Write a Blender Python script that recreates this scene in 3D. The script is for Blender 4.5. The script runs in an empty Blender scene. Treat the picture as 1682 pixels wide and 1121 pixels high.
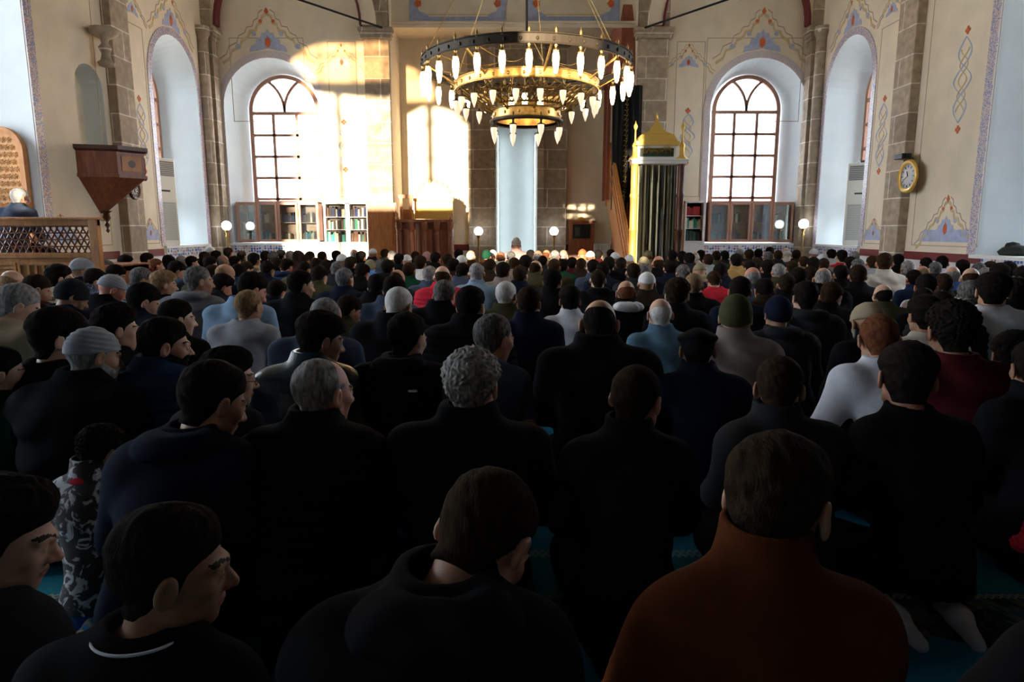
import bpy, bmesh, math, random
import numpy as np
from mathutils import Vector, Matrix
rnd = random.Random(7)
SC = bpy.context.scene
COL = SC.collection
PI = math.pi

# ---------------------------------------------------------------- camera
F = 1100.0                      # focal length in pixels of the 1682 px wide photograph
PITCH = math.radians(9.4)
CH = 1.30
cam_d = bpy.data.cameras.new('camera'); cam = bpy.data.objects.new('camera', cam_d); COL.objects.link(cam)
cam.location = (0, 0, CH); cam.rotation_euler = (math.radians(90) - PITCH, 0, 0)
cam_d.lens = 36.0 * F / 1682; cam_d.sensor_width = 36; cam_d.clip_start = .05; cam_d.clip_end = 300
SC.camera = cam
SP, CP = math.sin(PITCH), math.cos(PITCH)

# ---------------------------------------------------------------- exposure, world, sun
SC.view_settings.view_transform = 'Standard'
SC.view_settings.look = 'None'
SC.view_settings.gamma = 1
SC.view_settings.use_curve_mapping = False
SC.view_settings.exposure = 0.6
try:
    SC.cycles.use_denoising = True
    SC.cycles.max_bounces = 7; SC.cycles.diffuse_bounces = 4; SC.cycles.glossy_bounces = 3
    SC.cycles.transparent_max_bounces = 8; SC.cycles.transmission_bounces = 5
    SC.cycles.sample_clamp_indirect = 6
    SC.cycles.caustics_reflective = False; SC.cycles.caustics_refractive = False
except Exception: pass
SUN_T, SUN_E = .12, .14         # sun travels +y, a little to +x and down
world = bpy.data.worlds.new('sky'); SC.world = world; world.use_nodes = True
wn = world.node_tree.nodes; wl = world.node_tree.links
bg = wn['Background']; bg.inputs[0].default_value = (.78, .88, 1.0, 1); bg.inputs[1].default_value = 13.0
sd = bpy.data.lights.new('sun', 'SUN'); sd.energy = 340; sd.angle = math.radians(.6); sd.color = (1, .84, .62)
sun = bpy.data.objects.new('sun', sd); COL.objects.link(sun)
sun.rotation_euler = Vector((SUN_T, 1, -SUN_E)).to_track_quat('-Z', 'Y').to_euler()

def W(px, py, Y):
    "point of the view ray on the plane y = Y"
    u = (px - 841) / F; v = (560.5 - py) / F
    t = Y / (CP + v * SP)
    return (u * t, CH + (-SP + v * CP) * t)
def S(px, py, X):
    "point of the view ray on the plane x = X"
    u = (px - 841) / F; v = (560.5 - py) / F
    t = X / u
    return (t * (CP + v * SP), CH + (-SP + v * CP) * t)

# ---------------------------------------------------------------- materials
MATS = {}
def ramp(nt, fac, stops):
    r = nt.nodes.new('ShaderNodeValToRGB'); nt.links.new(fac, r.inputs[0])
    el = r.color_ramp.elements
    while len(el) < len(stops): el.new(.5)
    for e, (p, c) in zip(el, stops): e.position = p; e.color = (*c, 1)
    return r.outputs[0]
def mat(name, col, rough=.6, metal=0, spec=.3, var=0, scale=8, bump=0, bscale=60, emit=0, ecol=None, stretch=None, alpha=None, trans=0, sheen=0):
    if name in MATS: return MATS[name]
    m = bpy.data.materials.new(name); m.use_nodes = True; nt = m.node_tree; b = nt.nodes['Principled BSDF']
    b.inputs['Base Color'].default_value = (*col, 1); b.inputs['Roughness'].default_value = rough
    b.inputs['Metallic'].default_value = metal; b.inputs['Specular IOR Level'].default_value = spec
    if sheen: b.inputs['Sheen Weight'].default_value = sheen
    if trans: b.inputs['Transmission Weight'].default_value = trans
    if alpha is not None: b.inputs['Alpha'].default_value = alpha
    tc = nt.nodes.new('ShaderNodeTexCoord'); co = tc.outputs['Object']
    if stretch:
        mp = nt.nodes.new('ShaderNodeMapping'); mp.inputs['Scale'].default_value = stretch
        nt.links.new(co, mp.inputs[0]); co = mp.outputs[0]
    if var:
        n = nt.nodes.new('ShaderNodeTexNoise'); n.inputs['Scale'].default_value = scale; n.inputs['Detail'].default_value = 5
        nt.links.new(co, n.inputs['Vector'])
        lo = tuple(max(0, c * (1 - var)) for c in col); hi = tuple(min(1, c * (1 + var)) for c in col)
        nt.links.new(ramp(nt, n.outputs['Fac'], [(.3, lo), (.7, hi)]), b.inputs['Base Color'])
    if bump:
        n2 = nt.nodes.new('ShaderNodeTexNoise'); n2.inputs['Scale'].default_value = bscale; n2.inputs['Detail'].default_value = 3
        nt.links.new(co, n2.inputs['Vector'])
        bp = nt.nodes.new('ShaderNodeBump'); bp.inputs['Strength'].default_value = bump; bp.inputs['Distance'].default_value = .01
        nt.links.new(n2.outputs['Fac'], bp.inputs['Height']); nt.links.new(bp.outputs[0], b.inputs['Normal'])
    if emit:
        b.inputs['Emission Color'].default_value = (*(ecol or col), 1); b.inputs['Emission Strength'].default_value = emit
    MATS[name] = m
    return m
def math_node(nt, op, a, b=None, c=None):
    n = nt.nodes.new('ShaderNodeMath'); n.operation = op
    for i, v in enumerate((a, b, c)):
        if v is None: continue
        if isinstance(v, (int, float)): n.inputs[i].default_value = v
        else: nt.links.new(v, n.inputs[i])
    return n.outputs[0]
def mixc(nt, fac, a, b):
    n = nt.nodes.new('ShaderNodeMix'); n.data_type = 'RGBA'
    for i, v in ((0, fac), (6, a), (7, b)):
        if isinstance(v, (int, float)): n.inputs[i].default_value = v
        elif isinstance(v, tuple): n.inputs[i].default_value = (*v, 1)
        else: nt.links.new(v, n.inputs[i])
    return n.outputs[2]

def stone_mat():
    m = bpy.data.materials.new('stone_blocks'); m.use_nodes = True; nt = m.node_tree; b = nt.nodes['Principled BSDF']
    tc = nt.nodes.new('ShaderNodeTexCoord'); sx = nt.nodes.new('ShaderNodeSeparateXYZ'); nt.links.new(tc.outputs['Object'], sx.inputs[0])
    s = math_node(nt, 'ADD', sx.outputs[0], sx.outputs[1])
    cx = nt.nodes.new('ShaderNodeCombineXYZ'); nt.links.new(s, cx.inputs[0]); nt.links.new(sx.outputs[2], cx.inputs[1])
    br = nt.nodes.new('ShaderNodeTexBrick'); nt.links.new(cx.outputs[0], br.inputs[0])
    br.inputs['Scale'].default_value = 1; br.inputs['Brick Width'].default_value = .9; br.inputs['Row Height'].default_value = .46
    br.inputs['Mortar Size'].default_value = .011; br.inputs['Mortar Smooth'].default_value = .2
    br.inputs['Color1'].default_value = (.34, .26, .18, 1); br.inputs['Color2'].default_value = (.46, .36, .25, 1); br.inputs['Mortar'].default_value = (.75, .68, .57, 1)
    n = nt.nodes.new('ShaderNodeTexNoise'); n.inputs['Scale'].default_value = 9; n.inputs['Detail'].default_value = 8; nt.links.new(tc.outputs['Object'], n.inputs[0])
    mx = nt.nodes.new('ShaderNodeMix'); mx.data_type = 'RGBA'; mx.blend_type = 'MULTIPLY'; mx.inputs[0].default_value = .55
    nt.links.new(br.outputs['Color'], mx.inputs[6]); nt.links.new(ramp(nt, n.outputs['Fac'], [(.3, (.5, .5, .5)), (.7, (1.3, 1.3, 1.3))]), mx.inputs[7])
    nt.links.new(mx.outputs[2], b.inputs['Base Color']); b.inputs['Roughness'].default_value = .85
    bp = nt.nodes.new('ShaderNodeBump'); bp.inputs['Strength'].default_value = .4; bp.inputs['Distance'].default_value = .02
    nt.links.new(br.outputs['Fac'], bp.inputs['Height']); bp.invert = True; nt.links.new(bp.outputs[0], b.inputs['Normal'])
    return m
def tile_mat(name, scale, base, c1, c2, ground):
    "painted or glazed border: little blossoms and leaves on a light ground"
    m = bpy.data.materials.new(name); m.use_nodes = True; nt = m.node_tree; b = nt.nodes['Principled BSDF']
    tc = nt.nodes.new('ShaderNodeTexCoord')
    v = nt.nodes.new('ShaderNodeTexVoronoi'); v.inputs['Scale'].default_value = scale; v.inputs['Randomness'].default_value = .35; nt.links.new(tc.outputs['Object'], v.inputs[0])
    hs = nt.nodes.new('ShaderNodeSeparateColor'); nt.links.new(v.outputs['Color'], hs.inputs[0])
    col = ramp(nt, hs.outputs[0], [(.0, c1), (.45, c1), (.5, c2), (1, base)])
    k = math_node(nt, 'LESS_THAN', v.outputs['Distance'], .42)
    nt.links.new(mixc(nt, k, ground, col), b.inputs['Base Color']); b.inputs['Roughness'].default_value = .35
    return m
def carpet_mat():
    m = bpy.data.materials.new('prayer_carpet'); m.use_nodes = True; nt = m.node_tree; b = nt.nodes['Principled BSDF']
    tc = nt.nodes.new('ShaderNodeTexCoord'); sx = nt.nodes.new('ShaderNodeSeparateXYZ'); nt.links.new(tc.outputs['Object'], sx.inputs[0])
    X, Y = sx.outputs[0], sx.outputs[1]
    fr = math_node(nt, 'FRACT', math_node(nt, 'DIVIDE', math_node(nt, 'SUBTRACT', Y, 1.99 - 1.18 * 5), 1.18))
    n = nt.nodes.new('ShaderNodeTexNoise'); n.inputs['Scale'].default_value = 5; n.inputs['Detail'].default_value = 6; nt.links.new(tc.outputs['Object'], n.inputs[0])
    field = ramp(nt, n.outputs['Fac'], [(.3, (.02, .25, .46)), (.7, (.03, .34, .56))])
    teal = (.02, .24, .32)
    c = mixc(nt, math_node(nt, 'LESS_THAN', fr, .46), field, teal)
    # patterned band with hooked leaves and rosettes
    wx = math_node(nt, 'SINE', math_node(nt, 'MULTIPLY', X, 2 * PI / .17))
    q = math_node(nt, 'MULTIPLY', math_node(nt, 'SUBTRACT', fr, .1), 1.18 / .17 * 2 * PI)
    wy = math_node(nt, 'COSINE', q)
    pat = math_node(nt, 'ADD', math_node(nt, 'MULTIPLY', wx, wy), math_node(nt, 'MULTIPLY', math_node(nt, 'SINE', math_node(nt, 'MULTIPLY', math_node(nt, 'ADD', X, math_node(nt, 'MULTIPLY', fr, .6)), 2 * PI / .0425)), .35))
    band_c = ramp(nt, math_node(nt, 'MULTIPLY_ADD', pat, .37, .5), [(.2, (.008, .04, .05)), (.42, (.01, .10, .14)), (.6, (.20, .17, .09)), (.85, (.015, .13, .26))])
    inb = math_node(nt, 'LESS_THAN', fr, .2)
    c = mixc(nt, inb, c, band_c)
    # chains: light zigzag lines at the band edges and mid field
    for pos, wd, colr in ((.012, .011, (.42, .36, .22)), (.2, .011, (.42, .40, .30)), (.475, .022, (.30, .42, .45))):
        ofs = math_node(nt, 'MULTIPLY', math_node(nt, 'SINE', math_node(nt, 'MULTIPLY', X, 2 * PI / .055)), wd * .9)
        for sg in (1, -1):
            d = math_node(nt, 'ABSOLUTE', math_node(nt, 'SUBTRACT', math_node(nt, 'SUBTRACT', fr, pos), math_node(nt, 'MULTIPLY', ofs, sg)))
            c = mixc(nt, math_node(nt, 'LESS_THAN', d, wd * .38), c, colr)
    nt.links.new(c, b.inputs['Base Color']); b.inputs['Roughness'].default_value = .95; b.inputs['Specular IOR Level'].default_value = .1
    n2 = nt.nodes.new('ShaderNodeTexNoise'); n2.inputs['Scale'].default_value = 350; nt.links.new(tc.outputs['Object'], n2.inputs[0])
    bp = nt.nodes.new('ShaderNodeBump'); bp.inputs['Strength'].default_value = .5; bp.inputs['Distance'].default_value = .004
    nt.links.new(n2.outputs['Fac'], bp.inputs['Height']); nt.links.new(bp.outputs[0], b.inputs['Normal'])
    return m
def wood_mat(name, c1, c2, rough=.4, sc=(1, 1, 6)):
    m = bpy.data.materials.new(name); m.use_nodes = True; nt = m.node_tree; b = nt.nodes['Principled BSDF']
    tc = nt.nodes.new('ShaderNodeTexCoord'); mp = nt.nodes.new('ShaderNodeMapping'); mp.inputs['Scale'].default_value = (sc[0] * 6, sc[1] * 6, 6 / sc[2]); nt.links.new(tc.outputs['Object'], mp.inputs[0])
    n = nt.nodes.new('ShaderNodeTexNoise'); n.inputs['Scale'].default_value = 3; n.inputs['Detail'].default_value = 6; n.inputs['Distortion'].default_value = 1.2; nt.links.new(mp.outputs[0], n.inputs[0])
    nt.links.new(ramp(nt, n.outputs['Fac'], [(.3, c1), (.7, c2)]), b.inputs['Base Color']); b.inputs['Roughness'].default_value = rough
    return m
STONE = stone_mat(); CARPET = carpet_mat()
WOOD = wood_mat('dark_red_wood', (.17, .045, .018), (.34, .105, .04))
REDW = wood_mat('red_brown_wood', (.24, .07, .04), (.38, .12, .07))
WOOD2 = wood_mat('carved_honey_wood', (.40, .14, .035), (.60, .26, .07), .45)
WOODW = wood_mat('window_wood', (.34, .16, .10), (.44, .22, .14), .5)
WOODD = wood_mat('dark_walnut', (.05, .016, .008), (.11, .035, .015), .4)
PLASTER = mat('cream_plaster', (.80, .69, .52), .8, var=.07, scale=2.5, bump=.15, bscale=14)
REVEAL = mat('pale_reveal_paint', (.76, .84, .87), .75, var=.03, scale=3)
WHITE = mat('white_paint', (.78, .77, .73), .5)
MAROON = mat('maroon_trim', (.17, .03, .03), .5)
GOLD = mat('gilding', (.85, .50, .10), .32, 1)
GOLDP = mat('gold_paint', (.80, .52, .12), .38, .4)
BRASS = mat('brass', (.55, .36, .13), .35, .9, var=.3, scale=20)
BRONZE = mat('dark_bronze', (.06, .045, .03), .6, .5)
IRON = mat('black_iron', (.02, .02, .02), .5, .5)
TILE = tile_mat('painted_border', 42, (.66, .56, .50), (.11, .15, .42), (.52, .22, .18), (.60, .53, .52))
TILEB = tile_mat('blue_dado_tiles', 16, (.75, .72, .66), (.05, .10, .38), (.45, .10, .09), (.68, .70, .74))
BLUEP = mat('blue_wall_paint', (.42, .46, .62), .8, var=.15, scale=10)
OCHRE = mat('ochre_wall_paint', (.62, .47, .26), .8, var=.15, scale=10)
ORANGE = mat('orange_wall_paint', (.62, .14, .05), .8, var=.1, scale=10)
LINEP = mat('brown_line_paint', (.45, .32, .24), .8)
GREYP = mat('grey_line_paint', (.27, .27, .31), .8)

# ---------------------------------------------------------------- object helpers
def props(o, label=None, cat=None, group=None, kind=None):
    if label: o['label'] = label
    if cat: o['category'] = cat
    if group: o['group'] = group
    if kind: o['kind'] = kind
    return o
def empty(name, loc=(0, 0, 0), rz=0):
    o = bpy.data.objects.new(name, None); COL.objects.link(o); o.location = loc; o.rotation_euler = (0, 0, rz); o.empty_display_size = .1
    return o
class MB:
    "collects shapes, builds one mesh object"
    def __init__(s): s.v = []; s.f = []; s.mi = []; s.sm = []
    def add(s, vs, fs, mi=0, smooth=False):
        k = len(s.v); s.v += [tuple(map(float, p)) for p in vs]
        for f in fs: s.f.append([i + k for i in f]); s.mi.append(mi); s.sm.append(smooth)
    def box(s, x0, x1, y0, y1, z0, z1, mi=0):
        x0, x1 = sorted((x0, x1)); y0, y1 = sorted((y0, y1)); z0, z1 = sorted((z0, z1))
        s.add([(x0, y0, z0), (x1, y0, z0), (x1, y1, z0), (x0, y1, z0), (x0, y0, z1), (x1, y0, z1), (x1, y1, z1), (x0, y1, z1)],
              [(0, 3, 2, 1), (4, 5, 6, 7), (0, 1, 5, 4), (1, 2, 6, 5), (2, 3, 7, 6), (3, 0, 4, 7)], mi)
    def bar(s, a, b, r, n=8, mi=0, r2=None, smooth=True, flat=1.0):
        a = Vector(a); b = Vector(b); d = (b - a)
        if d.length < 1e-6: return
        d.normalize(); up = Vector((0, 0, 1)) if abs(d.z) < .9 else Vector((1, 0, 0))
        u = d.cross(up).normalized(); w = u.cross(d); r2 = r if r2 is None else r2
        vs = [a + (u * math.cos(t) + w * math.sin(t) * flat) * r for t in [2 * PI * i / n for i in range(n)]]
        vs += [b + (u * math.cos(t) + w * math.sin(t) * flat) * r2 for t in [2 * PI * i / n for i in range(n)]]
        s.add(vs, [(i, (i + 1) % n, n + (i + 1) % n, n + i) for i in range(n)], mi, smooth)
        s.add(vs[:n], [tuple(range(n))[::-1]], mi); s.add(vs[n:], [tuple(range(n))], mi)
    def tube(s, pts, r, n=8, mi=0, closed=False):
        P = [Vector(p) for p in pts]; m = len(P); rings = []
        for i in range(m):
            d = (P[(i + 1) % m] - P[i - 1]) if closed else (P[min(i + 1, m - 1)] - P[max(i - 1, 0)])
            d.normalize(); up = Vector((0, 0, 1)) if abs(d.z) < .95 else Vector((0, 1, 0))
            u = d.cross(up).normalized(); w = u.cross(d); rr = r[i] if isinstance(r, (list, tuple)) else r
            rings += [P[i] + (u * math.cos(2 * PI * k / n) + w * math.sin(2 * PI * k / n)) * rr for k in range(n)]
        fs = []
        for i in range(m if closed else m - 1):
            j = (i + 1) % m
            fs += [(i * n + k, i * n + (k + 1) % n, j * n + (k + 1) % n, j * n + k) for k in range(n)]
        if not closed: fs += [tuple(range(n))[::-1], tuple(range((m - 1) * n, m * n))]
        s.add(rings, fs, mi, True)
    def lathe(s, prof, c=(0, 0, 0), n=16, mi=0, smooth=True, phase=0, sy=1, cap=True):
        vs = [(c[0] + r * math.cos(2 * PI * k / n + phase), c[1] + sy * r * math.sin(2 * PI * k / n + phase), c[2] + z) for r, z in prof for k in range(n)]
        m = len(prof)
        fs = [(i * n + k, i * n + (k + 1) % n, (i + 1) * n + (k + 1) % n, (i + 1) * n + k) for i in range(m - 1) for k in range(n)]
        s.add(vs, fs, mi, smooth)
        if not cap or prof[0] == prof[-1]: return
        if prof[0][0] > 1e-4: s.add(vs[:n], [tuple(range(n))[::-1]], mi)
        if prof[-1][0] > 1e-4: s.add(vs[-n:], [tuple(range(n))], mi)
    def prism(s, poly, fn, d0, d1, mi=0):
        "poly of 2D points, fn(a, b, d) -> 3D"
        n = len(poly); vs = [fn(a, b, d0) for a, b in poly] + [fn(a, b, d1) for a, b in poly]
        s.add(vs, [tuple(range(n))[::-1], tuple(range(n, 2 * n))] + [(i, (i + 1) % n, n + (i + 1) % n, n + i) for i in range(n)], mi)
    def strip(s, a, b, fn, d0, d1, mi=0, closed=False):
        "a solid ribbon between two outlines with the same number of 2D points"
        n = len(a); vs = [fn(*p, d) for d in (d0, d1) for l in (a, b) for p in l]
        fs = []
        for i in range(n if closed else n - 1):
            j = (i + 1) % n
            fs += [(i, j, n + j, n + i), (2 * n + i, 3 * n + i, 3 * n + j, 2 * n + j), (i, 2 * n + i, 2 * n + j, j), (n + i, n + j, 3 * n + j, 3 * n + i)]
        if not closed: fs += [(0, n, 3 * n, 2 * n), (n - 1, 3 * n - 1, 4 * n - 1, 2 * n - 1)]
        s.add(vs, fs, mi)
    def mesh(s, name, fix=True):
        me = bpy.data.meshes.new(name); me.from_pydata(s.v, [], s.f)
        me.polygons.foreach_set('material_index', s.mi); me.polygons.foreach_set('use_smooth', s.sm)
        if fix:
            bm = bmesh.new(); bm.from_mesh(me); bmesh.ops.recalc_face_normals(bm, faces=bm.faces); bm.to_mesh(me); bm.free()
        return me
    def build(s, name, mats, parent=None, loc=None, rz=0, bevel=0):
        me = s.mesh(name); o = bpy.data.objects.new(name, me); COL.objects.link(o)
        for m in (mats if isinstance(mats, (list, tuple)) else [mats]): me.materials.append(m)
        if parent: o.parent = parent
        if loc: o.location = loc
        o.rotation_euler = (0, 0, rz)
        if bevel:
            b = o.modifiers.new('bevel', 'BEVEL'); b.width = bevel; b.segments = 2; b.limit_method = 'ANGLE'
        return o
def copy_obj(o, parent=None):
    c = o.copy(); COL.objects.link(c)
    if parent: c.parent = parent
    return c
def copy_tree(o, parent=None):
    kids = [k for k in o.children]; c = copy_obj(o, parent)
    for k in kids: copy_tree(k, c)
    return c
FY = lambda Y: (lambda a, b, d: (a, Y + d, b))             # wall facing -y: (x, z, depth)
FX = lambda X: (lambda a, b, d: (X + d, a, b))             # wall facing +-x: (y, z, depth)
def arch_pts(c, hw, z0, zs, n=20, ry=None):
    "outline from the lower left over the arch to the lower right; springing at zs"
    ry = ry or hw
    return [(c - hw, z0)] + [(c - hw * math.cos(PI * i / n), zs + ry * math.sin(PI * i / n)) for i in range(n + 1)] + [(c + hw, z0)]
def evaluated_mesh(o, name):
    dg = bpy.context.evaluated_depsgraph_get(); dg.update()
    return bpy.data.meshes.new_from_object(o.evaluated_get(dg))
def carve(o, cutters):
    for c in cutters:
        m = o.modifiers.new('cut', 'BOOLEAN'); m.object = c; m.operation = 'DIFFERENCE'; m.solver = 'EXACT'
    bpy.context.view_layer.update()
    me = evaluated_mesh(o, o.name); old = o.data; o.modifiers.clear(); o.data = me; me.name = old.name
    for c in cutters:
        d = c.data; bpy.data.objects.remove(c); bpy.data.meshes.remove(d)
def loft_cutter(in_pts, out_pts, fn, d0, d1):
    "prism between two outlines of the same count at depth d0 and d1, with a margin before d0"
    mb = MB(); n = len(in_pts); e = .05
    vs = [fn(*p, d0 - (e if d1 > d0 else -e)) for p in in_pts] + [fn(*p, d0) for p in in_pts] + [fn(*p, d1) for p in out_pts] + [fn(*p, d1 + (e if d1 > d0 else -e)) for p in out_pts]
    fs = [tuple(range(n))[::-1], tuple(range(3 * n, 4 * n))]
    for L in range(3): fs += [(L * n + i, L * n + (i + 1) % n, (L + 1) * n + (i + 1) % n, (L + 1) * n + i) for i in range(n)]
    mb.add(vs, fs); return mb.build('cutter', [REVEAL])
# ================================================================ THE SETTING
BY, RY, SX = 15.6, 16.85, 6.7           # qibla wall, recess wall, side walls
HZ = 8.0                                # wall height modelled
PXL, PXR = W(641, 120, BY)[0], W(1046, 120, BY)[0]   # recess edges
TH = .95                                # wall thickness at the niches

fl = MB(); fl.add([(-11, -3.2, 0), (11, -3.2, 0), (11, 18.2, 0), (-11, 18.2, 0)], [(0, 1, 2, 3)])
props(fl.build('floor', CARPET), 'turquoise and blue carpet woven with rows for praying', 'carpet', kind='structure')

def wall_box(name, x0, x1, y0, y1, z0, z1, cutters=(), mats=(PLASTER, REVEAL), axis=1, rev=None):
    m = MB(); m.box(x0, x1, y0, y1, z0, z1); o = m.build(name, list(mats))
    if cutters:
        carve(o, cutters); me = o.data
        me.materials.clear()
        for q in mats: me.materials.append(q)
        lo, hi = ((x0, x1), (y0, y1))[axis]
        for p in me.polygons:
            n = p.normal; c = p.center
            out = abs(n[axis]) > .95 or abs(n[1 - axis]) > .999 and abs(c[1 - axis] - ((y0, y1), (x0, x1))[axis][0]) < 1e-3 or abs(n[1 - axis]) > .999 and abs(c[1 - axis] - ((y0, y1), (x0, x1))[axis][1]) < 1e-3
            p.material_index = 0 if out else 1
    props(o, kind='structure'); return o

# ---- niches of the qibla wall: inner arch in the plane of the wall, window in the outer plane
def back_niche(xa, xb, zsill, ztop):
    c = (xa + xb) / 2; hw = (xb - xa) / 2
    return c, hw, zsill, ztop
zs0 = W(430, 400, BY)[1]                # sill of the niches
LN = (W(373, 250, BY)[0], W(527, 250, BY)[0]); RN = (W(1164, 250, BY)[0], W(1320, 250, BY)[0])
ztopL = W(450, 95, BY)[1]
LW = (W(415, 250, BY + .8)[0], W(529, 250, BY + .8)[0]); RW = (W(1166, 250, BY + .8)[0], W(1276, 250, BY + .8)[0])
zwt = W(468, 124, BY + .8)[1]
BACKN = []
for (a, b), (wa, wb) in ((LN, LW), (RN, RW)):
    c, hw = (a + b) / 2, (b - a) / 2; wc, whw = (wa + wb) / 2, (wb - wa) / 2
    ip = arch_pts(c, hw, zs0, ztopL - hw); op = arch_pts(wc, whw, zs0, zwt - whw)
    BACKN.append((c, hw, wc, whw, ip, op))
cut = [loft_cutter(n[4], n[5], FY(BY), 0, TH) for n in BACKN]
wall_box('wall_back_left', -SX - 1.2, PXL, BY, BY + TH, 0, HZ, cut[:1])
wall_box('wall_back_right', PXR, SX + 1.2, BY, BY + TH, 0, HZ, cut[1:])
# recess around the mihrab
MC, MHW = (W(815, 300, RY)[0] + W(882, 300, RY)[0]) / 2, (W(882, 300, RY)[0] - W(815, 300, RY)[0]) / 2
mp = arch_pts(MC, MHW, .02, 4.15, 12); mp2 = arch_pts(MC, MHW * .86, .02, 4.1, 12)
NICHEB = mat('mihrab_blue_plaster', (.78, .84, .84), .7, var=.03, scale=3)
wall_box('wall_recess', PXL - .3, PXR + .3, RY, RY + .9, 0, HZ, [loft_cutter(mp, mp2, FY(RY), 0, .5)], (PLASTER, NICHEB))
bpy.data.objects['wall_recess'].modifiers.clear()
m = MB(); m.box(MC - .6, MC + .6, RY + .5, RY + .6, 0, 5); props(m.build('wall_mihrab', NICHEB), kind='structure')
wall_box('wall_recess_left', PXL - .3, PXL, BY + TH, RY + .9, 0, HZ)
wall_box('wall_recess_right', PXR, PXR + .3, BY + TH, RY + .9, 0, HZ)
# beam over the recess with the painted frieze
zb = W(760, 44, BY + .3)[1]
m = MB(); m.box(PXL, PXR, BY + .35, RY, zb, HZ); props(m.build('wall_frieze', PLASTER), kind='structure')
m = MB(); m.box(PXL, PXR, BY + .28, BY + .36, zb - .02, zb + .1); m.box(PXL, PXR, BY + .22, BY + .3, zb + .06, zb + .1); props(m.build('trim_1', PLASTER), kind='structure')

# ---- side walls
def side_niche(sx, px_far, px_near, pxt, pyt, zsill):
    pass
YA, YB = 13.08, 14.92                   # far side niches
zsn = ztopL + .02
s_ip = arch_pts((YA + YB) / 2, (YB - YA) / 2, zs0, zsn - (YB - YA) / 2)
s_op = arch_pts((YA + YB) / 2, .74, zs0, zsn - .3 - .74)
b_hi = 6.55
YC, YD = 7.15, 9.78                     # big openings near the balustrade
c_ip = arch_pts((YC + YD) / 2, (YD - YC) / 2, .02, b_hi - (YD - YC) / 2)
c_op = arch_pts((YC + YD) / 2, (YD - YC) / 2 - .03, .02, b_hi - (YD - YC) / 2)
cr_ip = arch_pts((YC + YD) / 2, (YD - YC) / 2, zs0 - .05, b_hi - (YD - YC) / 2)
cr_op = arch_pts((YC + YD) / 2, (YD - YC) / 2 - .35, zs0 - .05, b_hi - .3 - ((YD - YC) / 2 - .35))
dY = (10.75, 11.5); dz = (S(150, 240, -SX)[1], S(150, 108, -SX)[1])
d_ip = arch_pts(sum(dY) / 2, .36, dz[0] - .1, dz[1] - .36)
FILL_CLER = [arch_pts(c, .55, 6.75, 7.3, 10) for c in (10.7, 14.0)]  # high openings out of view, added to brighten the opposite walls
# left
cl = [loft_cutter(s_ip, s_op, FX(-SX), 0, -TH), loft_cutter(c_ip, c_op, FX(-SX), 0, -TH), loft_cutter(d_ip, d_ip, FX(-SX), 0, -.3)] + [loft_cutter(q_, q_, FX(-SX), 0, -TH) for q_ in FILL_CLER]
wall_box('wall_left', -SX - TH, -SX, 6.0, BY + .01, 0, HZ, cl, axis=0)
cl = [loft_cutter(s_ip, s_op, FX(SX), 0, TH), loft_cutter(cr_ip, cr_op, FX(SX), 0, TH)] + [loft_cutter(q_, q_, FX(SX), 0, TH) for q_ in FILL_CLER]
wall_box('wall_right', SX, SX + TH, 6.0, BY + .01, 0, HZ, cl, axis=0)
# wider front part of the hall, outside the picture, with tall windows on both sides
DIM = mat('dimmed_aisle_plaster', (.20, .17, .13), .85)  # unseen walls coloured dim to keep the ambient light low
def aisle_window(c, z0=1.4, z1=4.6): return arch_pts(c, .8, z0, z1 - .8, 10)
cl = [loft_cutter(aisle_window(c), aisle_window(c), FX(-10.2), 0, -.4) for c in (2.2, 4.8)]
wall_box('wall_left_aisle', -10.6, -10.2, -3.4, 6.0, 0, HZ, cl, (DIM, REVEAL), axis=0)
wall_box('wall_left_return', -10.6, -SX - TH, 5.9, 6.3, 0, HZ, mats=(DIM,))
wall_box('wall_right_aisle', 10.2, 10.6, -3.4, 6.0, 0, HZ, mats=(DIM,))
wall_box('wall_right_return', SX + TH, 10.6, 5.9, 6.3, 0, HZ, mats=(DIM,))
# unseen rear wall, its openings shaped so the low sun falls in patches
REARY = -3.2
def sun_opening(xl, xr, zl, zt, Yp, arch=True):
    k = Yp - REARY
    xl, xr, zl, zt = xl - SUN_T * k, xr - SUN_T * k, zl + SUN_E * k, zt + SUN_E * k
    c, hw = (xl + xr) / 2, (xr - xl) / 2
    return (arch_pts(c, hw, zl, zt - hw, 12) if arch == True else arch_pts(c, hw, zl, zt - arch, 12, ry=arch)), (c, hw, zl, zt)
def rear(x, z, Yp): return (x - SUN_T * (Yp - REARY), z + SUN_E * (Yp - REARY))
_a = rear(W(462, 300, BY)[0], .55, BY); _b = rear(W(462, 300, BY)[0], W(480, 150, BY)[1], BY); _c = rear(W(640, 300, BY)[0], W(600, 163, BY)[1], BY)
_e = rear(W(700, 180, RY)[0], W(700, 172, RY)[1], RY); _f = rear(W(769, 204, RY)[0], W(769, 206, RY)[1], RY); _g = rear(W(769, 300, RY)[0], 1.5, RY); _h = rear(W(604, 300, BY)[0], 1.75, BY); _i = rear(W(604, 300, BY)[0], .55, BY)
big = [_a, (_b[0], _b[1] - .5), (_b[0] + .25, _b[1] - .15), (_b[0] + .7, _b[1]), _c, _e, ((_e[0] + _f[0]) / 2 + .1, (_e[1] + _f[1]) / 2 + .09), _f, _g, (_h[0], _g[1]), _i]
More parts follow.
